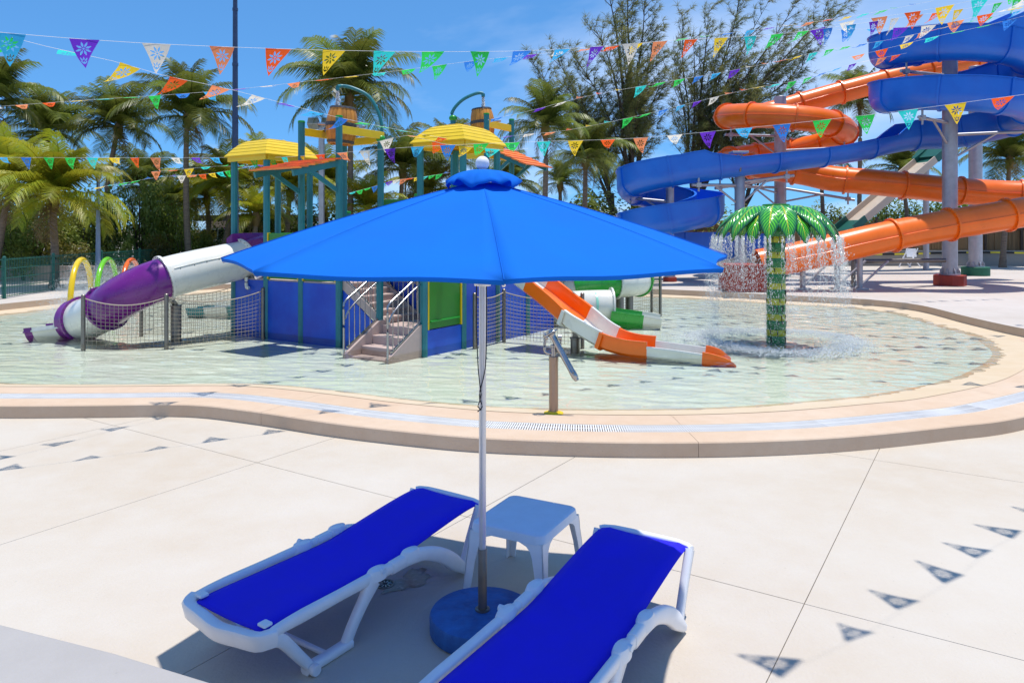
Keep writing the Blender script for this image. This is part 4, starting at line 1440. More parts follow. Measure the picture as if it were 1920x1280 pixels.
# first awning, low towards the left: its arms stand out from posts (1,0) and (2,0)
lo = (at(474, 322, 14.15), at(512, 318, 15.3)); hi = (at(625, 300, 13.7), at(640, 297, 14.9))
lo = (UV(1.0, -1.15, 3.20), UV(2.0, -1.15, 3.20)); hi = (UV(1.0, 0.0, 3.50), UV(2.0, 0.0, 3.50))
lo2 = [UV(0.92, -1.0, 3.27), UV(2.08, -1.0, 3.27)]; hi2 = [UV(0.92, -0.02, 3.54), UV(2.08, -0.02, 3.54)]
arms = []
for a in (1.0, 2.0):
    arms.append((UV(a, -0.97, 3.20), UV(a, 0.08, 3.48), UV(a, -0.62, 3.27), UV(a, -0.02, 2.92)))
awning(lo2, hi2, 7, arms)

# ------------------------------------------------------------------ rear (taller) barrel frame of the tower
C2 = at(905, 225, 19.1)
def uv2(a, b, z):
    return Vector((C2.x, C2.y, 0)) + U * (a * BA) + V * (b * BB) + Vector((0, 0, z))
for (a, b, zt) in ((-.5, -.5, 5.0), (.5, -.5, 5.06), (.5, .5, 5.06), (-.5, .5, 5.0)):
    p = uv2(a, b, 0)
    post(tw, 0, 0, zt, base=p, cap=(a > 0))
for (p, q) in (((.5, -.5), (.5, .5)), ((-.5, -.5), (-.5, .5))):
    MB().bar(uv2(p[0], p[1], 4.82), uv2(q[0], q[1], 4.82), 0.06, 0.17).build('tie_beam', 'yellow', tw, None, 0.006)
MB().bar(uv2(-0.5, -.5, 4.05), uv2(.5, -.5, 4.05), 0.06, 0.17).build('tie_beam', 'yellow', tw, None, 0.006)
MB().bar(uv2(0.5, -.5, 4.05), uv2(.5, .5, 4.05), 0.06, 0.17).build('tie_beam', 'yellow', tw, None, 0.006)
arms = []
for b in (-.45, .45):
    arms.append((uv2(1.55, b, 3.72), uv2(0.45, b, 4.20), uv2(1.1, b, 3.86), uv2(0.5, b, 3.42)))
awning([uv2(1.62, -.55, 3.74), uv2(1.62, .55, 3.74)], [uv2(0.48, -.55, 4.26), uv2(0.48, .55, 4.26)], 6, arms)
# gooseneck filler pipes
g1 = UV(2, 1, 4.02)
gtop = at(633, 163, g1.y - 0.1)
pts = [g1, g1 + Vector((0.02, 0, 0.28)), at(708, 208, g1.y), at(690, 180, g1.y), at(660, 165, g1.y), at(640, 161.5, g1.y), gtop]
MB().tube(spline(pts, 0.06), 0.036, 12).build('filler_pipe', 'teal', tw, 60)
MB().sphere(g1 + Vector((0, 0, 0.02)), 0.095, 20, 12, (1, 1, 0.8)).build('pipe_collar', 'cap_green', tw, 60)
MB().lathe([(0.04, 0), (0.04, 0.07)], 12, gtop - Vector((0, 0, 0.07))).build('pipe_nozzle', 'teal', tw, 40)
g2 = uv2(-.5, -.5, 5.0)
gtop2 = at(906, 176, g2.y)
pts = [g2, at(846, 218, g2.y), at(852, 203, g2.y), at(868, 187, g2.y), at(888, 177, g2.y), at(900, 174.5, g2.y), gtop2]
MB().tube(spline(pts, 0.08), 0.042, 12).build('filler_pipe', 'teal', tw, 60)
MB().sphere(g2 + Vector((0, 0, 0.03)), 0.105, 20, 12, (1, 1, 0.8)).build('pipe_collar', 'cap_green', tw, 60)
MB().lathe([(0.045, 0), (0.045, 0.08)], 12, gtop2 - Vector((0, 0, 0.08))).build('pipe_nozzle', 'teal', tw, 40)


# ------------------------------------------------------------------ tipping barrels
def barrel(c, h, rmid, rend, lean, label, big):
    t = thing('tipping_barrel', label, 'barrel', tuple(c), 'wooden tipping barrels on the tower')
    t.rotation_euler = (0, R(lean), 0)
    n_ = 18
    def prof(f):
        return rend + (rmid - rend) * (1 - (2 * f - 1) ** 2)
    for k in range(n_):
        a0, a1 = 2 * math.pi * (k + 0.035) / n_, 2 * math.pi * (k + 0.965) / n_
        vs, fs = [], []
        m_ = 8
        for i in range(m_ + 1):
            f = i / m_
            for (a, dr__) in ((a0, 0), ((a0 + a1) / 2, 0.006), (a1, 0), (a1, -0.03), (a0, -0.03)):
                r_ = prof(f) + dr__
                vs.append((r_ * math.cos(a), r_ * math.sin(a), h * (f - 0.5)))
        for i in range(m_):
            for j in range(5):
                j2 = (j + 1) % 5
                fs.append((i * 5 + j, i * 5 + j2, (i + 1) * 5 + j2, (i + 1) * 5 + j))
        fs.append((4, 3, 2, 1, 0)); fs.append(tuple(m_ * 5 + j for j in range(5)))
        MB().add(vs, fs).build('stave', 'stave', t, 35, local=True)
    for f0, f1 in ((0.03, 0.10), (0.47, 0.57), (0.955, 1.01)):
        MB().lathe([(prof(f0) - 0.01, h * (f0 - .5)), (prof(f0) + 0.014, h * (f0 - .5)), (prof(f1) + 0.014, h * (f1 - .5)), (prof(f1) - 0.01, h * (f1 - .5))], 40, (0, 0, 0), None, False).build('hoop', 'barrel_hoop', t, 35, local=True)
        for k in range(16):
            a = 2 * math.pi * k / 16
            rr_ = prof((f0 + f1) / 2) + 0.012
            MB().sphere((rr_ * math.cos(a), rr_ * math.sin(a), h * ((f0 + f1) / 2 - .5)), 0.012, 6, 4).build('rivet', 'bolt', t, local=True)
    MB().lathe([(prof(0.1) - 0.02, h * -0.42), (0.001, h * -0.42)], 24, (0, 0, 0), None, False).build('bottom_board', 'stave', t, local=True)
    for s in (-1, 1):
        MB().lathe([(0.03, 0), (0.03, 0.22)], 12, (0, 0, 0), Matrix.Rotation(R(90 * s), 3, 'Y') ).build('axle', 'steel', t, 40, local=True).location = (s * (rmid - 0.05), 0, h * 0.02)
    return t


bc1 = UV(1.5, 0.5, 4.30)
bt = barrel((bc1.x, bc1.y, 4.265), 0.74, 0.305, 0.235, 4, 'wooden barrel with dark hoops over the front yellow beams, nearer of two', True)
bc2 = uv2(0, 0, 4.98)
bt2 = barrel((bc2.x, bc2.y, 4.935), 0.74, 0.305, 0.235, -5, 'wooden barrel behind the right yellow roof, farther of two', True)
dr_ = random.Random(31)
for nm, top, lab in (('filler_stream', gtop, 'thin stream of water falling into the nearer barrel'), ('filler_stream', gtop2, 'thin stream of water falling into the farther barrel')):
    pts = []
    for i in range(420):
        t = dr_.random()
        pts.append((top.x + dr_.gauss(0, 0.012 + 0.012 * t), top.y + dr_.gauss(0, 0.015), top.z - 0.07 - t * 0.50, dr_.uniform(0.006, 0.014), dr_.uniform(1.5, 4)))
    droplets(nm, pts, lab, 'water stream')

# ------------------------------------------------------------------ staircase
stc = thing('staircase', 'beige concrete staircase with steel railings rising out of the water into the tower', 'stairs', tuple(UV(3.5, -0.3, -0.2)))
LZ = 0.46
uvbox(stc, 'landing', 3.0 + 0.02, 4.0 - e, 0.0, 0.97, -0.25, LZ, 'stair', 0.01)
# lower flight towards the water
for i in range(3):
    zt = LZ - (i + 1) * 0.15
    uvbox(stc, 'tread', 3.07, 3.93, -0.235 * (i + 1), -0.235 * i + 0.0, -0.25, zt, 'stair', 0.012)
for a in (3.03, 3.97):
    poly = [UV(a, 0.05, -0.25), UV(a, 0.05, LZ + 0.10), UV(a, -0.08, LZ + 0.08), UV(a, -0.80, 0.06), UV(a, -0.80, -0.25)]
    MB().prism(poly, U * -0.035, U * 0.035).build('stringer', 'stair', stc, None, 0.006)
# upper flight rising along the front wall
nst = 6
for i in range(nst):
    z1 = LZ + (H1 + 0.03 - LZ) * (i + 1) / nst
    a1 = 3.0 - i / nst; a0 = 3.0 - (i + 1) / nst
    uvbox(stc, 'tread', a0 - 0.03, a1, 0.10, 0.93, z1 - 0.045, z1, 'stair', 0.008)
    uvbox(stc, 'riser', a1 - 0.035, a1 - 0.01, 0.10, 0.93, z1 - 0.13, z1 - 0.04, 'stair')
for b in (0.06, 0.94):
    poly = [UV(3.06, b, LZ - 0.10), UV(3.06, b, LZ + 0.08), UV(1.98, b, H1 + 0.16), UV(1.98, b, H1 - 0.06)]
    MB().prism(poly, V * -0.03, V * 0.03).build('stringer', 'stair', stc, None, 0.006)


def railing(t, p0, p1, h, nb, hook, shoe=True):
    """sloping rail from foot post p0 (low) to p1 (high) with balusters"""
    d = p1 - p0
    up = Vector((0, 0, h))
    MB().tube(spline([p0 - Vector((0, 0, 0.3)), p0 + up * 0.55, p0 + up * 0.97, p0 + up + d * 0.06, p0 + up + d * 0.5, p1 + up], 0.08), 0.019, 10).build('handrail', 'steel', t, 60)
    hk = d.normalized()
    MB().tube(spline([p0 + up * 0.68 + d * 0.0 - hk * 0.0, p0 + up * 0.66 + d * 0.05 + Vector((0, 0, -0.02)), p0 + up * 0.74 + d * 0.12, p0 + up * 0.80 + d * 0.5, p1 + up * 0.80], 0.08), 0.015, 8).build('lower_rail', 'steel', t, 60)
    for k in range(nb):
        f = (k + 1) / (nb + 0.5)
        q = p0 + d * f
        MB().tube([q - Vector((0, 0, 0.02 if shoe else 0)), q + up * 0.985], 0.0095, 6).build('baluster', 'steel', t, 60)
    MB().bar(p0 + d * 0.1 + Vector((0, 0, 0.02)), p1 + Vector((0, 0, 0.02)), 0.04, 0.025).build('shoe_rail', 'steel', t)


for a in (3.0, 3.97):
    railing(stc, UV(a, -0.78, 0.09), UV(a, -0.05, LZ + 0.10), 0.86, 6, True)
railing(stc, UV(2.98, 0.06, LZ + 0.10), UV(2.0, 0.06, H1 + 0.17), 0.86, 8, False)
railing(stc, UV(2.98, 0.94, LZ + 0.10), UV(2.0, 0.94, H1 + 0.17), 0.86, 8, False)


# ------------------------------------------------------------------ slide builders
def cut_path(path, f0, f1):
    L_ = [0]
    for i in range(1, len(path)):
        L_.append(L_[-1] + (path[i] - path[i - 1]).length)
    tot = L_[-1]
    i0 = min(range(len(L_)), key=lambda i: abs(L_[i] - f0 * tot))
    i1 = min(range(len(L_)), key=lambda i: abs(L_[i] - f1 * tot))
    return i0, max(i1, i0 + 1)


def tube_section(parent, path, F, i0, i1, r, m, n_=28, th=0.025):
    pp, ff = path[i0:i1 + 1], F[i0:i1 + 1]
    mb = MB()
    co = [(math.cos(2 * math.pi * k / n_), math.sin(2 * math.pi * k / n_)) for k in range(n_)]
    mb.sweep(pp, [(x * r, y * r) for x, y in co], False, fr=ff)
    mb.sweep(pp, [(x * (r - th), y * (r - th)) for x, y in reversed(co)], False, fr=ff)
    N = len(pp); base2 = N * n_
    for end in (0, N - 1):
        for k in range(n_):
            k2 = (k + 1) % n_
            ia, ib = end * n_ + k, end * n_ + k2
            ic, id_ = base2 + end * n_ + (n_ - 1 - k), base2 + end * n_ + (n_ - 1 - k2)
            mb.f.append((ia, ib, id_, ic))
    return mb.build('slide_section', m, parent, 40)


def u_section(r, wall, th=0.03, n_=14, lip=0.03):
    """open flume cross-section, half pipe with raised walls"""
    out = [(-r - lip, wall), (-r - lip, wall - 0.03), (-r, wall - 0.035)]
    for k in range(n_ + 1):
        a = math.pi + math.pi * k / n_
        out.append((r * math.cos(a), r * math.sin(a)))
    out += [(r, wall - 0.035), (r + lip, wall - 0.03), (r + lip, wall), (r - th, wall)]
    for k in range(n_ + 1):
        a = 2 * math.pi - math.pi * k / n_
        out.append(((r - th) * math.cos(a), (r - th) * math.sin(a)))
    out.append((-r + th, wall))
    return out


def flange(parent, p, fr, r, m, w=0.05, arc=(0, 360), h=0.055, bolts=0, open_=False):
    t, rr_, u = fr
    n_ = 36
    path = []
    a0, a1 = arc
    for k in range(n_ + (0 if not open_ else 1)):
        a = R(a0 + (a1 - a0) * k / n_)
        path.append(a)
    mb = MB()
    K = len(path)
    vs = []
    for a in path:
        d = rr_ * math.cos(a) + u * math.sin(a)
        for (dr__, dt) in ((-0.004, -w / 2), (h, -w / 2), (h, w / 2), (-0.004, w / 2)):
            vs.append(p + d * (r + dr__) + t * dt)
    fs = []
    for k in range(K if not open_ else K - 1):
        k2 = (k + 1) % K
        for j in range(4):
            j2 = (j + 1) % 4
            fs.append((k * 4 + j, k2 * 4 + j, k2 * 4 + j2, k * 4 + j2))
    mb.add(vs, fs)
    ob = mb.build('flange', m, parent, 40)
    if bolts:
        mb = MB()
        for k in range(bolts):
            a = R(a0 + (a1 - a0) * (k + 0.5) / bolts)
            d = rr_ * math.cos(a) + u * math.sin(a)
            for s in (-1, 1):
                mb.sphere(p + d * (r + h * 0.55) + t * (s * (w / 2 + 0.003)), 0.011, 6, 4)
        o2 = mb.build('bolt_ring', 'bolt', ob); o2['kind'] = 'stuff'
    return ob


# ------------------------------------------------------------------ purple and white tube slide
ps = thing('tube_slide', 'purple and white enclosed tube slide curving down on the left of the tower', 'slide', tuple(gd(320, 640, -0.2)))
pp = [at(500, 474, 16.1), at(470, 479, 15.85), at(448, 488, 15.6), at(410, 497, 15.25), at(365, 507, 14.85), at(325, 517, 14.5), at(290, 528, 14.25), at(255, 543, 14.1), at(226, 559, 14.1), at(205, 574, 14.2), at(186, 587, 14.35), at(168, 595, 14.55), at(152, 599, 14.7), at(138, 600, 14.8)]
path = spline(pp, 0.10)
F = frames(path)
RT = 0.405
secs = [(0.0, 0.13, 'purple_gel'), (0.13, 0.48, 'white_gel'), (0.48, 0.76, 'purple_gel'), (0.76, 0.94, 'white_gel'), (0.94, 1.0, 'purple_gel')]
for f0, f1, m in secs:
    i0, i1 = cut_path(path, f0, f1)
    tube_section(ps, path, F, i0, i1, RT, m)
    if f0 > 0:
        flange(ps, path[i0], F[i0], RT, 'white_gel' if f0 < 0.5 else ('purple_gel' if f0 > 0.9 else 'purple_gel'), bolts=28, h=0.05)
# longitudinal joint flange with bolts along the tube flank
mb = MB(); mbb = MB()
i0, i1 = cut_path(path, 0.13, 0.48)
sp = []
for i in range(i0, i1):
    t_, r_, u_ = F[i]
    a = R(28)
    d = r_ * (-math.cos(a)) * -1 + u_ * math.sin(a)
    d = -r_ * math.cos(a) * -1 + u_ * math.sin(a)
    for s in (-1,):
        d = r_ * (s * math.cos(a)) + u_ * math.sin(a)
        sp.append(path[i] + d * (RT + 0.006))
        if i % 3 == 0:
            mbb.sphere(path[i] + d * (RT + 0.014) - u_ * 0.03, 0.010, 6, 4)
mbb.build('bolt_row', 'bolt', ps)['kind'] = 'stuff'
MB().tube(sp, 0.010, 6).build('seam_rib', 'white_gel', ps, 60)
# start hood: flared box where the tube leaves the platform
hc = at(482, 477, 15.95)
hb = [at(441, 447, 15.55), at(452, 437, 15.6), at(486, 436, 15.95), at(499, 452, 16.0), at(499, 522, 16.0), at(452, 522, 15.6), at(441, 508, 15.55)]
MB().prism(hb, -V * 0.22, V * 0.25).build('entry_hood', 'purple_gel', ps, None, 0.03)
# exit trough
ex = [path[-1] + Vector((0, 0, -0.02)), at(112, 606, 14.8), at(88, 609, 14.8), at(66, 611, 14.8)]
tp = spline(ex, 0.08)
Ft = frames(tp)
for f0, f1, m, wl_ in ((0.0, 0.78, 'white_gel', -0.05), (0.78, 1.0, 'purple_gel', -0.06)):
    i0, i1 = cut_path(tp, f0, f1)
    MB().sweep(tp[i0:i1 + 1], u_section(0.36, wl_), True, fr=Ft[i0:i1 + 1]).build('exit_trough', m, ps, 40)
# supports
for (px, py0, Y, rr_) in ((330, 566, 14.75, 0.10),):
    b0 = at(px, py0, Y); b0.z = -0.25
    tz = at(px, 572, Y).z
    MB().lathe([(rr_, -0.25), (rr_, tz - 0.02), (rr_ + 0.015, tz - 0.01), (rr_ + 0.015, tz), (0.02, tz + 0.005)], 20, (b0.x, b0.y, 0)).build('support_post', 'steel_dark', ps, 40)
    q = path[cut_path(path, 0.47, 0.5)[0]]
    MB().bar((b0.x, b0.y, tz), q + Vector((0, 0, -RT + 0.02)), 0.07, 0.07).build('support_bracket', 'steel_dark', ps)
MB().tube(spline([at(462, 520, 15.45), at(462, 534, 15.45), at(463, 539, 15.4), at(467, 540, 15.38)], 0.03), 0.035, 10).build('drain_pipe', 'white_gel', ps, 50)

# small teal and white exit trough on the far side
sl2 = thing('short_slide', 'short teal and white slide trough lying low on the water behind the net', 'slide', tuple(at(400, 580, 18.5)))
tp = spline([at(475, 571, 18.6), at(440, 575, 18.6), at(405, 577, 18.7), at(360, 579, 18.8)], 0.1)
Ft = frames(tp)
for f0, f1, m in ((0, 0.34, 'teal_slide'), (0.34, 0.72, 'white_gel'), (0.72, 1, 'teal_slide')):
    i0, i1 = cut_path(tp, f0, f1)
    MB().sweep(tp[i0:i1 + 1], u_section(0.26, 0.04), True, fr=Ft[i0:i1 + 1]).build('slide_section', m, sl2, 40)

# ------------------------------------------------------------------ orange and white open slide at the front
os_ = thing('open_slide', 'open orange and white chute slide running from the tower into the water', 'slide', tuple(gd(1300, 676, -0.1)))
top_p = UV(4.05, 1.55, 1.24)
pp = [at(985, 522, 14.2), at(1020, 548, 13.9), at(1062, 582, 13.55), at(1100, 612, 13.2), at(1140, 637, 12.95), at(1180, 650, 12.75), at(1230, 656, 12.55), at(1290, 664, 12.4), at(1345, 672, 12.25), at(1375, 679, 12.2)]
path = spline(pp, 0.08)
F = frames(path)
wid = 0.36
def chute(wall, w=wid, th=0.028):
    return [(-w - 0.03, wall), (-w - 0.03, wall - 0.035), (-w, wall - 0.04), (-w + 0.02, -0.06), (-w + 0.09, -0.115), (w - 0.09, -0.115), (w - 0.02, -0.06), (w, wall - 0.04), (w + 0.03, wall - 0.035), (w + 0.03, wall),
            (w - th, wall), (w - 0.02 - th, -0.04), (w - 0.1, -0.085), (-w + 0.1, -0.085), (-w + 0.02 + th, -0.04), (-w + th, wall)]
secs = [(0, 0.06, 'white_gel', 0.2), (0.06, 0.31, 'orange_gel', 0.2), (0.31, 0.50, 'white_gel', 0.2), (0.50, 0.68, 'orange_gel', 0.18), (0.68, 0.88, 'white_gel', 0.10), (0.88, 1.0, 'orange_gel', 0.13)]
for f0, f1, m, wl_ in secs:
    i0, i1 = cut_path(path, f0, f1)
    last = (f1 == 1.0)
    n_loc = i1 - i0
    MB().sweep(path[i0:i1 + 1], (lambda i, N, W=wl_: chute(W * (1 - (i / (N - 1)) ** 2 * 0.9))) if last else chute(wl_), True, fr=F[i0:i1 + 1]).build('chute_section', m, os_, 40)
    if 0.2 < f0 < 0.6:
        t_, r_, u_ = F[i0]
        MB().sweep([path[i0] - t_ * 0.035, path[i0] + t_ * 0.035], [(-wid - 0.045, 0.18), (-wid - 0.045, -0.1), (-wid + 0.08, -0.15), (wid - 0.08, -0.15), (wid + 0.045, -0.1), (wid + 0.045, 0.18), (wid + 0.032, 0.18), (wid + 0.005, -0.06), (wid - 0.09, -0.118), (-wid + 0.09, -0.118), (-wid - 0.005, -0.06), (-wid - 0.032, 0.18)], True, fr=[F[i0], F[i0]]).build('joint_flange', m, os_, 40)
i0, _ = cut_path(path, 0.315, 0.5)
sb = path[i0] + Vector((0, 0, -0.14))
MB().lathe([(0.085, -0.25), (0.085, 0.22), (0.10, 0.23), (0.10, 0.25), (0.02, 0.255)], 20, (sb.x, sb.y, 0)).build('support_post', 'steel_dark', os_, 40)
MB().bar((sb.x, sb.y, 0.25), sb, 0.10, 0.06).build('support_bracket', 'steel_dark', os_)

# ------------------------------------------------------------------ green and white tube slide behind
gs_ = thing('tube_slide', 'green and white tube slide with a wide mouth at the back of the tower', 'slide', tuple(gd(1150, 602, -0.1)))
pp = [at(985, 500, 18.2), at(1040, 512, 18.9), at(1110, 522, 19.6), at(1180, 530, 19.6), at(1205, 538, 18.9), at(1165, 541, 18.4), at(1105, 543, 18.6), at(1050, 552, 18.6), at(1022, 566, 18.0), at(1035, 578, 17.4), at(1080, 576, 17.1), at(1125, 576, 16.95), at(1143, 576, 16.95)]
pp = [at(985, 490, 19.0), at(1040, 503, 19.6), at(1110, 515, 20.0), at(1175, 520, 19.6), at(1200, 525, 18.9), at(1170, 530, 18.3), at(1110, 532, 18.1), at(1055, 545, 18.2), at(1025, 565, 18.0), at(1040, 577, 17.4), at(1085, 574, 17.1), at(1125, 573, 16.95), at(1146, 573, 16.95)]
path = spline(pp, 0.12)
F = frames(path)
RG = 0.36
cs = ['white_gel', 'green_gel', 'white_gel', 'green_gel', 'white_gel', 'green_gel', 'white_gel', 'green_gel', 'green_gel', 'white_gel']
fr_ = [0, .14, .27, .38, .46, .56, .66, .74, .80, .86, 1.0]
for k in range(10):
    i0, i1 = cut_path(path, fr_[k], fr_[k + 1])
    tube_section(gs_, path, F, i0, i1, RG, cs[k])
    if k:
        flange(gs_, path[i0], F[i0], RG, cs[k - 1], bolts=20, h=0.045)
flange(gs_, path[-1], F[-1], RG, 'white_gel', w=0.04, h=0.06)
MB().tube([path[-1] - F[-1][0] * 0.4, path[-1] - F[-1][0] * 0.05], RG - 0.03, 28, caps=False).build('tube_lining', 'mint_gel', gs_, 50)
ex = [path[-1] + Vector((0, 0, -0.10)), at(1180, 586, 16.9), at(1212, 590, 16.85), at(1240, 595, 16.8)]
tp = spline(ex, 0.08); Ft = frames(tp)
for f0, f1, m in ((0, 0.66, 'green_gel'), (0.66, 1.0, 'white_gel')):
    i0, i1 = cut_path(tp, f0, f1)
    MB().sweep(tp[i0:i1 + 1], u_section(0.42, 0.02), True, fr=Ft[i0:i1 + 1]).build('exit_trough', m, gs_, 40)
for px, Y, pyt in ((1180, 18.5, 532), (1162, 18.2, 541)):
    b0 = at(px, 580, Y); tz = at(px, pyt, Y).z
    MB().lathe([(0.10, -0.25), (0.10, tz - 0.05), (0.13, tz - 0.04), (0.13, tz)], 18, (b0.x, b0.y, 0)).build('support_post', 'steel_dark', gs_, 40)


# ------------------------------------------------------------------ safety nets on posts
def net_fence(name, label, posts, zt=0.98, zb=0.02, mat_='rope', sag=0.10, cell=0.075, extra_yellow=False):
    """posts: list of (px, py_bottom) on the water line"""
    base = [gd(x, y, Z_WATER) for x, y in posts]
    t = thing(name, label, 'net', (base[0].x, base[0].y, -0.25))
    for b0 in base:
        MB().lathe([(0.038, -0.28), (0.038, zt + 0.02), (0.02, zt + 0.035)], 12, (b0.x, b0.y, 0)).build('net_post', 'steel_dark', t, 40)
    for a, b2 in zip(base, base[1:]):
        L_ = (b2 - a).length
        n_ = max(2, int(L_ / cell))
        top = lambda f: zt - 0.03 - sag * 4 * f * (1 - f) * min(1.5, L_)
        mb = MB()
        rows = int((zt - zb) / cell)
        w = 0.0042
        for k in range(n_ + 1):
            f = k / n_
            q = a.lerp(b2, f)
            mb.tube([Vector((q.x, q.y, zb)), Vector((q.x, q.y, top(f)))], w, 3, caps=False)
        for r_ in range(rows + 1):
            g = r_ / rows
            pl = []
            for k in range(13):
                f = k / 12
                q = a.lerp(b2, f)
                pl.append(Vector((q.x, q.y, zb + (top(f) - zb) * g)))
            mb.tube(pl, w, 3, caps=False)
        o2 = mb.build('net_mesh', mat_, t, recalc=False)
        o2['kind'] = 'stuff'
        pl = []
        for k in range(13):
            f = k / 12
            q = a.lerp(b2, f)
            pl.append(Vector((q.x, q.y, top(f))))
        MB().tube(pl, 0.011, 6).build('top_rope', mat_, t, 60)
    return t


net_fence('net_fence', 'rope safety net on steel posts in front of the purple slide', [(156, 646), (312, 643), (493, 623)])
net_fence('net_fence', 'rope safety net on steel posts behind the purple slide', [(172, 622), (265, 620), (441, 609)])
net_fence('net_fence', 'rope safety net beside the orange and white slide', [(890, 640), (945, 627), (1092, 640)], sag=0.07)
net_fence('net_fence', 'rope safety net behind the green slide, on the far side of the pool', [(975, 600), (1120, 588), (1222, 577), (1238, 584)], sag=0.05, zt=1.05)

# ------------------------------------------------------------------ three spray arches
def arch(label, m, px0, px1, ptop, pyb, Y, dY, w):
    a = at(px0, pyb, Y); b2 = at(px1, pyb, Y + dY)
    a.z = b2.z = -0.2
    zt = at(px0, ptop, Y).z
    t = thing('spray_arch', label, 'spray arch', tuple(a), 'coloured spray arches in a row')
    pts = []
    for k in range(33):
        f = k / 32
        ang = math.pi * f
        x = 0.5 - 0.5 * math.cos(ang)
        h = math.sin(ang) ** 0.62
        p = a.lerp(b2, x); p.z = -0.2 + (zt + 0.2) * h
        pts.append(p)
    MB().tube(spline(pts, 0.15), w, 14).build('arch_tube', m, t, 60)
    for p in (a, b2):
        MB().lathe([(w * 1.7, -0.28), (w * 1.7, -0.2), (w, -0.18)], 20, (p.x, p.y, 0.05)).build('arch_foot', 'steel', t, 40)
    for k in range(8, 25, 4):
        MB().sphere(pts[k] - Vector((0, 0, w)), 0.02, 6, 4).build('spray_nozzle', 'steel', t)
    return a, b2, zt


arcs = [arch('yellow hoop spray arch, nearest of the three hoops', 'arch_yellow', 131, 172, 490, 600, 17.2, 2.0, 0.065),
        arch('green hoop spray arch in the middle of the row', 'arch_green', 180, 220, 489, 590, 19.0, 2.2, 0.065),
        arch('orange hoop spray arch, farthest of the three hoops', 'arch_orange', 228, 262, 490, 580, 21.0, 2.2, 0.065)]
dr_ = random.Random(41)
pts = []
for (a, b2, zt) in arcs:
    for i in range(11000):
        f = dr_.random()
        q = a.lerp(b2, f)
        top = zt * math.sin(math.pi * min(max(f, 0.08), 0.92)) ** 0.6
        t = dr_.random() ** 0.8
        z = Z_WATER + (top - Z_WATER) * (1 - t)
        drift = t * 0.75
        pts.append((q.x - 0.35 * drift + dr_.gauss(0, 0.10 + 0.30 * t), q.y - 0.2 * drift + dr_.gauss(0, 0.10 + 0.2 * t), z, dr_.uniform(0.003, 0.007), dr_.uniform(1, 2)))
droplets('arch_mist', pts, 'fine white mist drifting under the coloured spray arches', 'mist')

# ------------------------------------------------------------------ giant slide complex: pillars
def pillar(px, pyb, r, ztop, label, ped, pedr, pedh, round_=False, Y=None):
    b0 = gd(px, pyb, Z_FAR) if Y is None else at(px, 500, Y)
    t = thing('slide_pillar', label, 'pillar', (b0.x, b0.y, Z_FAR), 'galvanised pillars of the giant slides')
    o = Vector((b0.x, b0.y, 0))
    if round_:
        MB().lathe([(pedr, Z_FAR), (pedr, Z_FAR + pedh - 0.02), (pedr - 0.02, Z_FAR + pedh)], 36, o).build('pedestal', ped, t, 35)
    else:
        MB().lathe([(pedr, Z_FAR), (pedr, Z_FAR + pedh - 0.02), (pedr - 0.02, Z_FAR + pedh)], 8, o, Matrix.Rotation(R(22.5), 3, 'Z')).build('pedestal', ped, t, 25)
    zb = Z_FAR + pedh
    MB().lathe([(r * 1.35, zb), (r * 1.35, zb + 0.05)], 24, o).build('base_plate', 'galv', t, 40)
    for k in range(8):
        a = math.pi / 4 * k
        d = Vector((math.cos(a), math.sin(a), 0))
        q = o + d * (r * 0.9) + Vector((0, 0, zb + 0.05))
        MB().prism([q, q + d * (r * 0.45), q + d * (r * 0.40) + Vector((0, 0, 0.10)), q + Vector((0, 0, 0.24))], Vector((-d.y, d.x, 0)) * -0.012, Vector((-d.y, d.x, 0)) * 0.012).build('gusset', 'galv', t)
    MB().lathe([(r, zb + 0.04), (r, ztop - 0.01), (r * 0.96, ztop)], 32, o).build('shaft', 'galv', t, 40)
    return t, o


pA, oA = pillar(1781, 535, 0.235, 8.05, 'thick grey pillar on a red pedestal carrying the blue spiral slide', 'ped_red', 0.50, 0.36)
pB, oB = pillar(1829, 516.5, 0.25, 8.9, 'thick grey pillar on a round green pedestal behind the slides', 'ped_green', 0.52, 0.36, True)
pC, oC = pillar(1387, 533, 0.175, 4.32, 'slim grey pillar on a small red block behind the palm fountain', 'ped_red', 0.28, 0.17)
pD, oD = pillar(1463, 517, 0.235, 7.6, 'grey pillar holding the orange slide loop above the palm fountain', 'ped_green', 0.42, 0.25, True, Y=30.2)
pE, oE = pillar(1256, 520, 0.145, 3.75, 'thin grey pillar in the middle of the low blue spiral', 'ped_red', 0.25, 0.17, False, Y=27.0)
pF, oF = pillar(1395, 524, 0.10, 1.6, 'short grey pillar on a dark green block behind the fountain spray', 'ped_green', 0.36, 0.25, True)


def arm(t, o, z, to, brace_to=None, r=0.055, zb=None):
    """bracket arm with tip clamp and diagonal brace"""
    a = Vector((o.x, o.y, z)); to = Vector(to)
    d = (to - a); d.normalize()
    MB().tube([a, to + d * 0.25], r, 10).build('bracket_arm', 'galv', t, 50)
    MB().box(to, (0.16, 0.16, 0.16)).build('clamp', 'galv', t, None, 0.01)
    MB().tube([to + Vector((0, 0, -0.22)), to + Vector((0, 0, 0.28))], 0.035, 8).build('hanger_rod', 'galv', t, 50)
    dn = 0.85 if zb is None else zb
    MB().tube([Vector((o.x, o.y, z - dn)), a.lerp(to, 0.62)], r * 0.7, 8).build('brace', 'galv', t, 50)


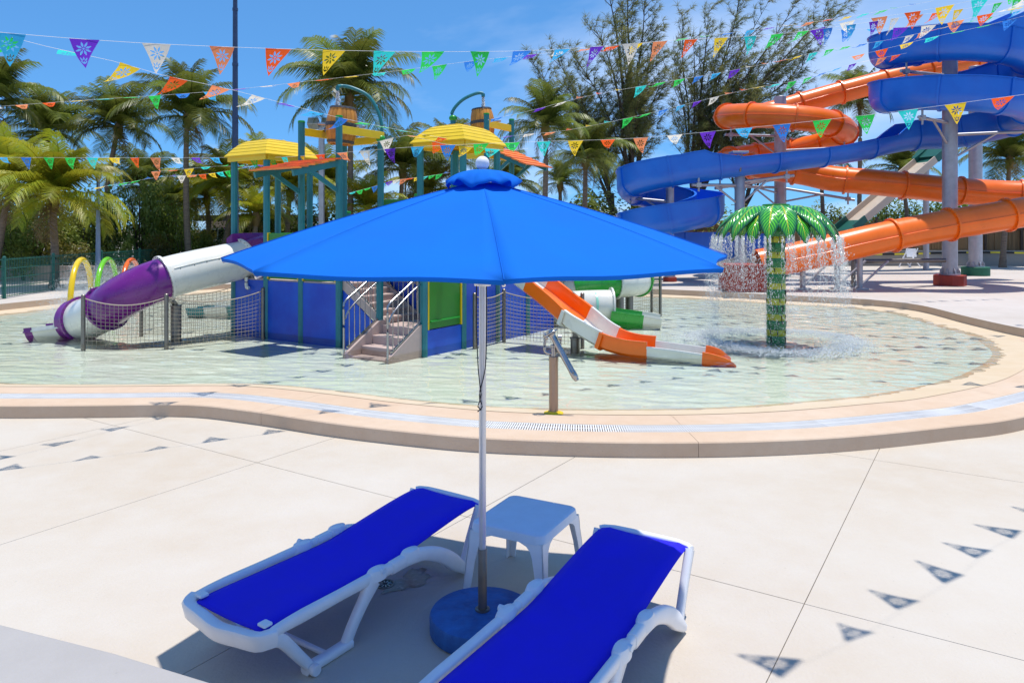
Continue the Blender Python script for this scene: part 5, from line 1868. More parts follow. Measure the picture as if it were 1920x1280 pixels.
# ------------------------------------------------------------------ blue open flume slide
bl = thing('flume_slide', 'long blue open flume slide spiralling from the pillar top down to a low loop', 'water slide', (oA.x, oA.y, Z_FAR))
cA = Vector((oA.x + 0.12, oA.y + 0.0, 0)); RA = 2.10
pts = []
pts += [Vector((cA.x + 5.0, cA.y + 3.6, 10.2)), Vector((cA.x + 3.2, cA.y + 2.9, 9.45)), Vector((cA.x + 1.3, cA.y + 2.25, 9.0))]
def hel(c, r, th, z):
    return Vector((c.x + r * math.cos(R(th)), c.y + r * math.sin(R(th)), z))
th_list = list(range(120, 800, 20))
for th in th_list:
    f = (th - 180) / 360.0
    z = 8.28 - 1.58 * f
    pts.append(hel(cA, RA, th, z))
pts += [at(1700, 257, 26.9), at(1600, 277, 26.3), at(1500, 291, 25.8), at(1400, 302, 25.5)]
cE = Vector((oE.x, oE.y, 0)); RE = 1.42
zE = 4.28
th_list = list(range(285, -180, -20))
for th in th_list:           # front -> left -> back -> right -> front -> left (clockwise seen from above)
    f = (285 - th) / 360.0
    pts.append(hel(cE, RE, th, zE - 1.62 * f))
f = (285 + 180) / 360.0
z = zE - 1.62 * f
pts += [hel(cE, RE, -215, z - 0.17), hel(cE, RE, -255, z - 0.38), hel(cE, RE + 0.2, -290, z - 0.62), at(1400, 462, 29.2), at(1470, 474, 29.4)]
path = spline(pts, 0.22)
F = frames(path)
USEC = u_section(0.50, 0.50, th=0.035, n_=16, lip=0.05)
USEC_LOW = u_section(0.50, 0.16, th=0.035, n_=16, lip=0.05)
K = len(path)
# wall is lower on the straight run between the two spirals
iS0 = min(range(K), key=lambda i: (path[i] - at(1660, 264, 26.7)).length)
iS1 = min(range(K), key=lambda i: (path[i] - at(1392, 303, 25.5)).length)
def wall_at(i):
    def sm(x): return max(0, min(1, x))
    d = 1.0
    if iS0 - 4 <= i <= iS1 + 4:
        d = max(sm((iS0 - i) / 4 + 0), sm((i - iS1) / 6.0), 0)
    return 0.14 + 0.40 * d
step = 9
i = 0
while i < K - 1:
    j = min(K - 1, i + step)
    MB().sweep(path[i:j + 1], (lambda q, N, i0=i: u_section(0.50, wall_at(i0 + q), th=0.035, n_=16, lip=0.05)), True, fr=F[i:j + 1]).build('flume_section', 'blue_gel', bl, 40)
    if i > 0:
        t_, r_, u_ = F[i]
        wl_ = wall_at(i)
        o_ = u_section(0.545, wl_ + 0.004, th=0.05, n_=16, lip=0.05)
        MB().sweep([path[i] - t_ * 0.035, path[i] + t_ * 0.035], o_, True, fr=[F[i], F[i]]).build('joint_flange', 'blue_gel', bl, 40)
    i = j
# start platform lip is out of the picture; spiral brackets
for th, z in ((200, 7.55), (330, 7.1), (215, 5.95), (335, 5.55)):
    arm(pA, oA, z - 0.15, hel(cA, RA, th, z - 0.15))
arm(pC, oC, 3.72, at(1310, 347, 25.3), zb=0.7)
arm(pC, oC, 3.83, at(1475, 331, 25.5), zb=0.8)
arm(pE, oE, 3.2, hel(cE, RE, 170, 3.35), zb=0.5)
MB().box(at(1385, 286, 25.3), (0.55, 0.5, 0.07)).build('cap_plate', 'galv', pC, None, 0.01)
MB().tube([at(1385, 290, 25.2), at(1383, 315, 25.2)], 0.05, 8).build('cap_strut', 'galv', pC, 50)
MB().tube([at(1391, 288, 25.0), at(1388, 322, 25.1)], 0.03, 8).build('cap_strut', 'steel_dark', pC, 50)

# ------------------------------------------------------------------ orange tube slide
og = thing('tube_water_slide', 'long orange enclosed tube slide looping round its pillar and down behind the fountain', 'water slide', (oD.x, oD.y, Z_FAR))
cD = Vector((oD.x + 0.12, oD.y, 0)); RD = 2.28
pts = [at(1880, 85, 33), at(1830, 112, 32.6), at(1740, 132, 32.4), at(1640, 157, 32.3), at(1560, 178, 32.35), at(1520, 189, 32.4)]
for th in range(95, 470, 20):
    f = (th - 180) / 360.0
    pts.append(hel(cD, RD, th, 6.80 - 1.72 * f))
for th in range(470, 640, 20):
    f = (th - 180) / 360.0
    pts.append(hel(cD, RD, th, 6.80 - 1.72 * f - 0.35 * (th - 470) / 170))
pts += [at(1560, 335, 27.6), at(1640, 342, 27.2), at(1720, 350, 27.0), at(1800, 358, 26.9), at(1880, 363, 26.7), at(1960, 366, 26.1), at(2010, 372, 25.0), at(2000, 385, 23.9), at(1930, 396, 23.3), at(1860, 408, 23.2), at(1780, 421, 23.1), at(1700, 436, 23.0), at(1620, 453, 22.9), at(1540, 472, 22.9), at(1470, 487, 22.9), at(1420, 496, 22.9)]
path = spline(pts, 0.26)
F = frames(path)
K = len(path)
RO = 0.47
i = 0
step = 8
while i < K - 1:
    j = min(K - 1, i + step)
    tube_section(og, path, F, i, j, RO, 'orange_gel', n_=30)
    if i > 0:
        flange(og, path[i], F[i], RO, 'orange_gel', w=0.06, h=0.07, bolts=20)
    # side seam ribs along both flanks
    for s in (-1, 1):
        pth = [path[q] + F[q][1] * (s * (RO + 0.012)) for q in range(i, j + 1)]
        MB().tube(pth, 0.022, 6).build('seam_rib', 'orange_gel', og, 60)
    i = j
# end box of the slide behind the fountain
eb = at(1395, 505, 22.9)
MB().box((eb.x, eb.y, Z_FAR + 0.42), (1.3, 1.1, 0.84)).build('exit_tank', 'ped_red', og, None, 0.03)
for th, z in ((190, 6.1), (330, 5.5), (200, 4.0)):
    arm(pD, oD, z - 0.1, hel(cD, RD, th, z - 0.1))
arm(pD, oD, 3.9, at(1590, 373, 29.0), zb=0.6)
arm(pD, oD, 4.25, at(1350, 352, 28.5), zb=0.6)
# ground struts under the lower run
for px, py, Y in ((1612, 485, 23.4), (1570, 490, 23.6), (1505, 500, 23.4)):
    q = at(px, py, Y); q.z = Z_FAR
    tp_ = min(path[K // 2:], key=lambda p: (Vector((p.x, p.y)) - Vector((q.x, q.y))).length)
    st = thing('slide_prop', 'slender grey prop under the lower orange slide, ' + {1612: 'the one nearest the thick pillar', 1570: 'middle one', 1505: 'the one nearest the fountain'}[px], 'prop', (q.x, q.y, Z_FAR), 'props under the orange slide')
    MB().tube([q, Vector((q.x, q.y, tp_.z - RO))], 0.09, 12).build('prop_post', 'galv', st, 50)
    MB().box((q.x, q.y, Z_FAR + 0.03), (0.4, 0.4, 0.05)).build('prop_plate', 'galv', st)
    MB().tube([Vector((q.x + 0.9, q.y, Z_FAR + 0.9)), Vector((q.x + 0.05, q.y, Z_FAR + 0.15))], 0.04, 8).build('prop_brace', 'galv', st, 50)
rp = at(1600, 490, 24.6); rq = at(1772, 488, 24.9)
tr_ = thing('tie_pipe', 'dark horizontal tie pipe between the thick pillar and the slide props', 'pipe', (rp.x, rp.y, Z_FAR))
MB().tube([rp, rq], 0.075, 10).build('pipe_run', 'steel_dark', tr_, 50)
MB().tube([rp, Vector((rp.x, rp.y, Z_FAR))], 0.075, 10).build('pipe_leg', 'steel_dark', tr_, 50)

# ------------------------------------------------------------------ beige straight ramp slide far behind
rg = thing('ramp_slide', 'steep straight beige slide with dark green ends far behind the orange tube', 'water slide', tuple(at(1590, 470, 33.5)))
a = at(1760, 283, 35.0); b2 = at(1585, 430, 33.5)
pth = [a, a.lerp(b2, 0.14), a.lerp(b2, 0.34), a.lerp(b2, 0.62), a.lerp(b2, 0.88), b2]
Fp = frames(pth)
ramp = [(-0.62, 0.22), (-0.62, -0.1), (0.62, -0.1), (0.62, 0.22), (0.56, 0.22), (0.56, -0.03), (-0.56, -0.03), (-0.56, 0.22)]
for k in range(5):
    MB().sweep(pth[k:k + 2], ramp, True, fr=Fp[k:k + 2]).build('ramp_section', 'darkgreen_gel' if k in (0, 4) else 'beige_gel', rg)
for k in (1, 4):
    q = pth[k]
    MB().tube([Vector((q.x, q.y, Z_FAR)), q - Vector((0, 0, 0.1))], 0.13, 12).build('ramp_post', 'galv', rg, 50)
# dark teal landing box behind pillar A (part of a start tower)
q = at(1768, 222, 36)
MB().bar(at(1735, 300, 35.2), at(1800, 222, 36.2), 1.3, 0.35).build('ramp_section', 'darkgreen_gel', rg)

# small white lifeguard-ish chair beside the wall
ch = thing('deck_chair', 'small white folding chair standing by the grey retaining wall', 'chair', tuple(gd(1706, 500, Z_FAR)))
q = gd(1706, 501, Z_FAR)
for dx in (-0.25, 0.25):
    MB().tube([q + Vector((dx - 0.3, 0, 0)), q + Vector((dx + 0.15, 0, 0.95))], 0.03, 8).build('leg', 'white_plastic', ch, 50)
    MB().tube([q + Vector((dx + 0.3, 0, 0)), q + Vector((dx - 0.1, 0, 0.5))], 0.03, 8).build('leg', 'white_plastic', ch, 50)
MB().box(q + Vector((0, 0, 0.42)), (0.55, 0.45, 0.04)).build('seat', 'white_plastic', ch, None, 0.01)
MB().box(q + Vector((0.12, 0.1, 0.72)), (0.5, 0.04, 0.42), Matrix.Rotation(R(-12), 3, 'X')).build('backrest', 'white_plastic', ch, None, 0.01)

# ------------------------------------------------------------------ palms
def frond_mesh(name, L, rise, droop, nleaf, leafL, seed, curl=0.0, ragged=0.0):
    """rachis in the x-z plane starting at the origin, leaflets hanging to both sides"""
    r = random.Random(seed)
    mb = MB()
    pts = []
    ang = R(rise); x = z = 0.0; y = 0.0
    nseg = 16
    for i in range(nseg + 1):
        pts.append(Vector((x, y, z)))
        t = i / nseg
        ang -= R(droop) / nseg * (0.35 + 1.3 * t)
        x += L / nseg * math.cos(ang); z += L / nseg * math.sin(ang); y += curl * t * L / nseg
    mb.tube(pts, [0.032 * (1 - 0.85 * i / nseg) for i in range(nseg + 1)], 4, caps=False)
    F = frames(pts)
    for side in (-1, 1):
        for k in range(nleaf):
            t = 0.10 + 0.90 * (k + r.uniform(-0.3, 0.3)) / nleaf
            t = min(max(t, 0.06), 0.995)
            f = t * nseg; i = min(int(f), nseg - 1)
            p = pts[i].lerp(pts[i + 1], f - i)
            tg, rt, up = F[i]
            ll = leafL * (0.35 + 0.95 * math.sin(math.pi * (0.12 + 0.80 * t)) ** 0.8) * r.uniform(0.82, 1.12)
            if r.random() < ragged:
                continue
            out = (rt * side * 0.86 + tg * (0.42 + 0.5 * t) + up * (0.22 - 0.30 * t) + Vector((0, 0, -0.10 * r.random()))).normalized()
            w = 0.040 * (1.15 - 0.5 * t)
            wd = tg * w
            m1 = p + out * ll * 0.5
            out2 = (out + Vector((0, 0, -0.75 - 0.35 * r.random()))).normalized()
            m2 = m1 + out2 * ll * 0.5
            o = len(mb.v)
            mb.v += [tuple(p - wd * 0.5), tuple(p + wd * 0.5), tuple(m1 + wd * 0.55), tuple(m1 - wd * 0.55), tuple(m2)]
            mb.f += [(o, o + 1, o + 2, o + 3), (o + 3, o + 2, o + 4)]
    return mb.mesh(name)


FR = []
for i, (L, rise, dp, n_, ll, cu, rg_) in enumerate([(2.3, 84, 42, 62, 0.66, 0.08, 0.02), (2.7, 66, 66, 66, 0.78, -0.12, 0.03), (2.9, 48, 82, 68, 0.84, 0.16, 0.04), (2.9, 28, 86, 66, 0.84, -0.12, 0.06), (2.7, 6, 82, 62, 0.78, 0.10, 0.12), (2.2, -28, 62, 44, 0.6, 0.0, 0.30)]):
    me = frond_mesh('frond', L, rise, dp, n_, ll, 50 + i, cu, rg_)
    me.materials.append(MATS['frond'])
    me.shade_smooth()
    FR.append(me)


def palm(px, py, Y, base_px, label, size=1.0, m='frond', nf=30, seed=0, lean=0.0, dry=2, trunk_r=0.13, pyb=None, wind=0.35, upright=1.0):
    """crown centre at pixel (px, py); trunk base below base_px on the ground"""
    r = random.Random(seed * 17 + 3)
    c = at(px, py, Y)
    b0 = Vector(((base_px - 960) / FPX * Y, Y, Z_FAR - 0.05))
    t = thing('palm_tree', label, 'palm tree', tuple(b0), 'coconut palms round the pool')
    n_ = 14
    pth = []
    for i in range(n_ + 1):
        f = i / n_
        p = b0.lerp(c, f)
        p.x += lean * math.sin(math.pi * f) * 0.5 + 0.02 * math.sin(7 * f + seed)
        pth.append(p)
    rad = [trunk_r * (1.35 - 0.5 * min(1, f * 5) if f < 0.2 else 0.95 - 0.25 * f) * (1 + 0.04 * (i % 2)) for i, f in enumerate([k / n_ for k in range(n_ + 1)])]
    pth2 = spline(pth, 0.16)
    rr_ = []
    for i in range(len(pth2)):
        f = i / (len(pth2) - 1)
        base = trunk_r * (1.5 - 3.0 * f if f < 0.15 else 1.05 - 0.32 * f)
        rr_.append(base * (1.05 if i % 2 else 0.97))
    MB().tube(pth2, rr_, 10).build('trunk', 'trunk', t, 80)
    # crown shaft fibres
    MB().lathe([(trunk_r * 0.8, -0.45), (trunk_r * 1.5, -0.15), (trunk_r * 1.3, 0.1), (trunk_r * 0.4, 0.3)], 9, c).build('crown_heart', 'frond_dry', t, 60)
    o = Vector(t['_o'])
    for k in range(nf):
        f = k / (nf - 1)
        kind = min(4, int(f ** upright * 5))
        az = k * 2.39996 + r.uniform(-0.25, 0.25)
        me = FR[kind]
        s_ = size * r.uniform(0.86, 1.10) * (1.0 if kind < 4 else 0.92)
        q = Matrix.Translation(c - o + Vector((0, 0, 0.10 * (1 - f)))) @ Matrix.Rotation(R(8 * wind), 4, 'Y') @ Matrix.Rotation(az, 4, 'Z') @ Matrix.Rotation(R(r.uniform(-8, 8)), 4, 'Y') @ Matrix.Rotation(R(r.uniform(-14, 14)), 4, 'X') @ Matrix.Diagonal((s_, s_, s_, 1))
        inst('frond', me, t, q, m)
    for k in range(dry):
        az = r.uniform(0, 6.28)
        q = Matrix.Translation(c - o) @ Matrix.Rotation(az, 4, 'Z') @ Matrix.Rotation(R(r.uniform(10, 30)), 4, 'Y') @ Matrix.Diagonal((size * 0.8,) * 3 + (1,))
        inst('dry_frond', FR[5], t, q, 'frond_dry')
    return t


PALMS = [
    (-18, 195, 30, -30, 'tall dark palm cut by the left picture edge', 1.05, 'frond', 26, 1, 0.0),
    (88, 250, 33, 92, 'dark palm second from the left picture edge, behind the yellow palm', 0.98, 'frond', 26, 2, 0.3),
    (222, 240, 32, 212, 'dark slender palm behind the lamp post', 0.88, 'frond', 26, 3, -0.8),
    (352, 220, 31, 358, 'tall dark palm just left of the navy mast', 1.02, 'frond', 28, 4, -0.3),
    (100, 372, 24, 103, 'short yellow green palm in front of the shrubs by the mesh fence', 0.86, 'frond_yellow', 30, 5, 0.0),
    (20, 345, 27, -15, 'yellow green palm at the left picture edge beside the short palm', 0.9, 'frond_yellow', 24, 6, 0.0),
    (655, 180, 31, 652, 'big dark palm behind the nearer barrel', 1.15, 'frond', 30, 7, 0.2),
    (1022, 240, 31, 1019, 'slender palm between the play tower and the pine like trees', 0.80, 'frond', 26, 8, 0.1),
    (1098, 300, 33, 1103, 'shorter palm right of the umbrella top', 0.78, 'frond', 24, 9, -0.2),
    (430, 350, 33, 405, 'yellowish palm behind the left yellow roof', 0.85, 'frond_yellow', 26, 10, 0.4),
    (545, 360, 34, 530, 'yellowish palm between the tower posts', 0.85, 'frond_yellow', 24, 11, 0.0),
    (755, 320, 34, 748, 'green palm behind the tower, right of the tallest posts', 0.95, 'frond', 26, 12, 0.0),
    (850, 300, 36, 855, 'green palm behind the right yellow roof', 0.95, 'frond', 24, 13, 0.0),
    (690, 395, 31, 680, 'low yellow green palm behind the umbrella edge', 0.7, 'frond_yellow', 20, 14, 0.0),
    (1612, 190, 42, 1612, 'tall palm behind the orange tube slide', 0.88, 'frond', 28, 15, 0.0),
    (1893, 300, 37, 1880, 'palm at the right picture edge behind the thick pillars', 0.95, 'frond', 26, 16, 0.0),
    (1690, 318, 43, 1700, 'palm behind the beige ramp slide', 0.85, 'frond', 22, 17, 0.3),
    (1540, 300, 44, 1545, 'palm behind the orange slide loop', 0.85, 'frond', 22, 18, 0.0),
    (1945, 180, 40, 1950, 'palm behind the blue spiral at the right edge', 0.9, 'frond', 22, 19, 0.0),
    (388, 372, 37, 395, 'yellow green palm behind the tall palm left of the mast', 0.95, 'frond_yellow', 24, 22, 0.0),
    (500, 335, 38, 505, 'tall yellow green palm behind the left yellow roof posts', 0.95, 'frond_yellow', 24, 23, 0.2),
    (612, 352, 38, 610, 'yellow green palm behind the floodlight mast', 1.0, 'frond_yellow', 24, 24, 0.0),
    (270, 350, 38, 272, 'green palm behind the slender palm by the lamp post', 0.9, 'frond', 24, 25, 0.0),
    (800, 365, 37, 800, 'yellow green palm low behind the right tower posts', 0.85, 'frond_yellow', 22, 26, 0.0),
    (955, 345, 40, 955, 'low palm behind the umbrella cap', 0.8, 'frond', 22, 27, 0.0),
    (1050, 345, 41, 1050, 'small fan shaped palm beside the shorter palm', 0.6, 'frond', 22, 28, 0.0),
    (320, 385, 36, 325, 'low palm among the shrubs behind the mesh fence', 0.62, 'frond', 18, 20, 0.0),
    (480, 405, 31, 470, 'low yellow palm behind the purple slide hood', 0.6, 'frond_yellow', 18, 21, 0.0),
]
for (px, py, Y, bx, lab, sz, m, nf, sd, ln) in PALMS:
    palm(px, py, Y, bx, lab, sz, m, nf, sd, ln)


# ------------------------------------------------------------------ feathery casuarina trees
def casuarina(base_px, Y, label, leaders, seed, split=(0.0, 6.0), r0=0.30, density=1.0):
    r = random.Random(seed)
    b0 = Vector(((base_px - 960) / FPX * Y, Y, Z_FAR - 0.1))
    t = thing('casuarina_tree', label, 'tree', tuple(b0), 'feathery pine like trees behind the slides')
    wood, leafv, leaff = MB(), [], []
    sp = b0 + Vector((split[0], 0, split[1]))
    tr = spline([b0, b0.lerp(sp, 0.5) + Vector((0.15, 0, 0)), sp], 0.5)
    wood.tube(tr, [r0 * (1.15 - 0.35 * i / len(tr)) for i in range(len(tr))], 8)
    wind = Vector((0.55, 0.0, 0.10))

    def plume(p, d, n_, L_):
        for _ in range(n_):
            q = (d * r.uniform(0.2, 1.0) + Vector((r.gauss(0, .55), r.gauss(0, .55), r.gauss(0.05, .45))) + wind * r.uniform(0.3, 1.0)).normalized()
            ll = L_ * r.uniform(0.5, 1.15)
            s = q.cross(Vector((r.gauss(0, .6), r.gauss(0, .6), r.gauss(0.6, .6)))).normalized() * r.uniform(0.006, 0.013)
            o = len(leafv)
            mid = p + q * ll * 0.55
            end = mid + (q + Vector((0.15, 0, -0.45))).normalized() * ll * 0.5
            leafv.extend([tuple(p - s * 0.6), tuple(p + s * 0.6), tuple(mid + s), tuple(mid - s), tuple(end)])
            leaff.extend([(o, o + 1, o + 2, o + 3), (o + 3, o + 2, o + 4)])

    for (tx, ty, dY, w0) in leaders:
        end = at(tx, ty, Y + dY)
        start = b0.lerp(sp, r.uniform(0.72, 1.0))
        d0 = end - start
        mid = start.lerp(end, 0.45) + Vector((-0.10 * d0.x, r.uniform(-0.4, 0.4), 0.06 * d0.length))
        pth = spline([start, start.lerp(mid, 0.5) + Vector((r.uniform(-.2, .2), r.uniform(-.2, .2), 0)), mid, mid.lerp(end, 0.5) + Vector((r.uniform(-.2, .2), 0, r.uniform(-.1, .2))), end], 0.45)
        N = len(pth)
        wood.tube(pth, [max(0.012, w0 * (1 - 0.93 * i / (N - 1))) for i in range(N)], 6)
        for i in range(int(N * 0.22), N):
            f = i / (N - 1)
            for rep in range(2):
                if r.random() > 0.86 * density:
                    continue
                tg = (pth[min(i + 1, N - 1)] - pth[i - 1]).normalized()
                az = r.uniform(0, 2 * math.pi)
                side = Vector((math.cos(az), math.sin(az), 0))
                d = (tg * 0.75 + side * r.uniform(0.5, 1.0) + wind * 0.35 + Vector((0, 0, 0.15))).normalized()
                bl_ = (0.9 + 2.3 * (1 - f) + 0.3 * r.random()) * r.uniform(0.6, 1.15)
                q0 = pth[i]
                q1 = q0 + d * bl_ * 0.5
                q2 = q1 + (d + wind * 0.35 + Vector((0, 0, r.uniform(-0.15, 0.3)))).normalized() * bl_ * 0.5
                wood.tube([q0, q1, q2], [0.026, 0.017, 0.007], 4, caps=False)
                steps = max(3, int(bl_ * 4.2))
                for s_ in range(1, steps + 1):
                    g = s_ / steps
                    if g < 0.22:
                        continue
                    pp_ = q0.lerp(q1, g * 2) if g < 0.5 else q1.lerp(q2, g * 2 - 1)
                    plume(pp_ + Vector((r.gauss(0, .07), r.gauss(0, .07), r.gauss(0, .07))), d, int(r.uniform(22, 36) * density), 0.50)
            plume(pth[i], (pth[i] - pth[i - 1]).normalized(), int(6 * density * f), 0.5)
    wood.build('trunk', 'trunk_dark', t, 60, recalc=False)
    m_ = MB(); m_.v, m_.f = leafv, leaff
    m_.build('crown', 'needle', t, None, recalc=False)
    return t


casuarina(1195, 44, 'tallest feathery tree, upright and dense, rising past the top of the picture',
          [(1135, -40, 0, .16), (1180, -60, 1, .15), (1110, 40, -1, .12), (1210, -20, 1, .13), (1165, 60, -1.5, .11), (1225, 60, 0.5, .12), (1080, 110, -.5, .10), (1150, 130, -2, .10), (1250, 130, 1, .11), (1200, 170, -2, .09)], 5, (-0.3, 4.6), 0.30, 0.72)
casuarina(1140, 45, 'low feathery tree reaching out to the left beside the palms',
          [(1000, 120, 0, .10), (1040, 105, 1, .09), (1060, 160, -1, .09), (1010, 180, 0, .08), (1090, 190, -1, .09), (1050, 230, 0, .08), (1120, 240, -1, .08)], 6, (0.2, 4.2), 0.20, 0.85)
casuarina(1290, 46, 'wind swept feathery tree with long limbs slanting to the upper right',
          [(1280, 30, 1, .11), (1262, 95, 0, .10), (1380, 60, 0, .10), (1445, 130, 0, .09), (1330, 10, 0, .13), (1300, 60, -1, .11), (1390, -10, 1, .13), (1440, 5, 0, .12), (1500, -5, -1, .13), (1560, 15, 0, .13), (1590, 5, 1, .11), (1470, 70, 1, .10), (1400, 90, -1, .10), (1340, 120, 0, .10), (1530, 100, 0.5, .10)], 8, (0.5, 4.0), 0.28, 0.68)
casuarina(1385, 45, 'low feathery tree behind the orange loop with limbs slanting right',
          [(1510, 150, 0, .10), (1480, 190, 1, .09), (1420, 170, -1, .10), (1360, 190, 0, .09), (1545, 190, 0, .08), (1310, 200, 0, .09), (1440, 240, 1, .08)], 9, (0.3, 3.4), 0.2, 0.72)


# ------------------------------------------------------------------ broadleaf shrubs and small trees
def shrub_mesh(name, seed, n_, lobes=9):
    r = random.Random(seed)
    L_ = []
    for k in range(lobes):
        a = r.uniform(0, 6.28); rad = r.uniform(0.15, 0.62)
        L_.append((Vector((rad * math.cos(a), rad * math.sin(a), r.uniform(0.35, 0.85))), r.uniform(0.22, 0.40)))
    v, f = [], []
    for i in range(n_):
        c, rr_ = r.choice(L_)
        d = Vector((r.gauss(0, 1), r.gauss(0, 1), r.gauss(0, 1))).normalized()
        p = c + d * rr_ * (r.random() ** 0.35)
        if p.z < 0.05:
            continue
        nrm = (d * 0.7 + Vector((r.gauss(0, .5), r.gauss(0, .5), r.gauss(0.95, .4)))).normalized()
        t1 = nrm.cross(Vector((r.gauss(0, 1), r.gauss(0, 1), r.gauss(0, 1)))).normalized()
        t2 = nrm.cross(t1)
        s_ = r.uniform(0.020, 0.048)
        o = len(v)
        v += [tuple(p - t1 * s_), tuple(p + t2 * s_ * 0.5), tuple(p + t1 * s_), tuple(p - t2 * s_ * 0.5)]
        f += [(o, o + 1, o + 2, o + 3)]
    m_ = MB(); m_.v, m_.f = v, f
    me = m_.mesh(name)
    me.materials.append(MATS['leaf'])
    return me


SH = [shrub_mesh('foliage', 200 + i, 3000, 13) for i in range(4)]
stem_mb = MB()
for k in range(5):
    a = k * 1.3
    stem_mb.tube([Vector((0.03 * math.cos(a), 0.03 * math.sin(a), 0)), Vector((0.12 * math.cos(a), 0.12 * math.sin(a), 0.4)), Vector((0.32 * math.cos(a), 0.32 * math.sin(a), 0.75))], [0.035, 0.025, 0.01], 5)
STEM = stem_mb.mesh('stem'); STEM.materials.append(MATS['trunk_dark'])
SHRUBS = [
    # px, py_base, Y, width px, height px, material, label
    (45, 492, 27.5, 90, 52, 'leaf', 'low fresh green shrub in the front row below the yellow palm'),
    (135, 490, 28.5, 90, 46, 'leaf_warm', 'low olive shrub in the front row left of the lamp post'),
    (230, 486, 29.5, 80, 50, 'leaf', 'low bright shrub in the front row right of the lamp post'),
    (290, 482, 30.5, 80, 56, 'leaf_warm', 'low olive shrub in the front row above the orange arch'),
    (345, 478, 31.5, 70, 60, 'leaf', 'low bright shrub in the front row beside the tall palm trunk'),
    (180, 480, 31, 110, 105, 'leaf_warm', 'mid height olive bush behind the green arch'),
    (395, 476, 33, 80, 50, 'leaf_dark', 'low dark shrub just before the parked car'),
    (20, 480, 28, 130, 110, 'leaf_dark', 'dark round shrub at the left edge behind the mesh fence'),
    (70, 478, 29, 110, 90, 'leaf_warm', 'warm green shrub behind the trunk of the yellow palm'),
    (150, 476, 30, 120, 100, 'leaf', 'fresh green shrub left of the lamp post'),
    (205, 475, 31, 100, 130, 'leaf_dark', 'dark tall shrub right behind the lamp post'),
    (262, 473, 32, 130, 180, 'leaf_dark', 'tall dark leafy tree behind the green spray arch'),
    (325, 470, 33, 120, 120, 'leaf', 'green bush behind the orange spray arch'),
    (305, 470, 40, 150, 150, 'leaf_dark', 'broad dark bush in the distance below the far tower block'),
    (375, 468, 34, 70, 60, 'leaf_warm', 'small warm bush beside the parked car'),
    (120, 470, 36, 200, 150, 'leaf_dark', 'broad dark bush in the row behind the yellow palm'),
    (0, 475, 35, 200, 150, 'leaf', 'broad green bush in the back row at the left edge'),
    (460, 470, 38, 170, 110, 'leaf_dark', 'dark bush behind the purple slide hood'),
    (560, 470, 38, 190, 100, 'leaf', 'green bush behind the tower posts'),
    (690, 470, 38, 210, 120, 'leaf_dark', 'dark bush behind the middle of the tower'),
    (820, 470, 40, 220, 140, 'leaf_dark', 'dark bush behind the right yellow roof'),
    (960, 470, 42, 220, 110, 'leaf_dark', 'dark bush behind the umbrella cap'),
    (1080, 470, 42, 220, 130, 'leaf_dark', 'dark bush under the low feathery tree'),
    (1180, 470, 43, 200, 130, 'leaf_dark', 'dark bush behind the low blue spiral'),
    (1300, 470, 43, 200, 110, 'leaf', 'green bush right of the low blue spiral'),
    (1420, 470, 44, 200, 90, 'leaf_dark', 'dark bush behind the fountain crown'),
    (1580, 440, 46, 130, 70, 'leaf', 'fresh green bush left of the beige ramp slide'),
    (1660, 440, 46, 140, 90, 'leaf_dark', 'dark bush under the beige ramp slide'),
    (1750, 440, 47, 180, 100, 'leaf_dark', 'dark bush between the thick pillars'),
    (1860, 440, 46, 180, 120, 'leaf', 'green bush at the right edge behind the bamboo screen'),
]
for i, (px, pyb, Y, wpx, hpx, m, lab) in enumerate(SHRUBS):
    r = random.Random(300 + i)
    x = (px - 960) / FPX * Y
    ztop = HC - (pyb - hpx - YH) / FPX * Y
    t = thing('shrub', lab, 'shrub', (x, Y, Z_FAR - 0.05), 'shrubs and bushes behind the pool')
    hgt = ztop - Z_FAR; wid_ = wpx / FPX * Y
    q = Matrix.Rotation(r.uniform(0, 6.28), 4, 'Z')
    S = Matrix.Diagonal((wid_ / 1.75, wid_ / 1.75, hgt / 1.12, 1))
    inst('foliage', SH[i % 4], t, S @ q, m)
    inst('stem', STEM, t, S @ q)

# ------------------------------------------------------------------ left background: planter, lawn, mesh fence, lamp, mast, building, car, far tower
pl_ = thing('planter_wall', 'low pinkish concrete planter wall behind the green mesh fence', 'wall', (-16, 27.0, Z_FAR))
MB().box((-17.0, 27.6, Z_FAR + 0.24), (16, 0.25, 0.50)).build('wall_body', 'planter', pl_, None, 0.02)
MB().box((-17.0, 27.6, Z_FAR + 0.515), (16.1, 0.34, 0.05)).build('coping', 'planter', pl_)
lw = MB().add([(-27, 27.8, 0.72), (-7.5, 27.8, 0.72), (-7.5, 37, 0.80), (-27, 37, 0.80), (-27, 27.8, 0.2), (-7.5, 27.8, 0.2)], [(0, 1, 2, 3), (4, 5, 1, 0)])
o_ = lw.build('lawn', 'lawn'); o_['kind'] = 'structure'

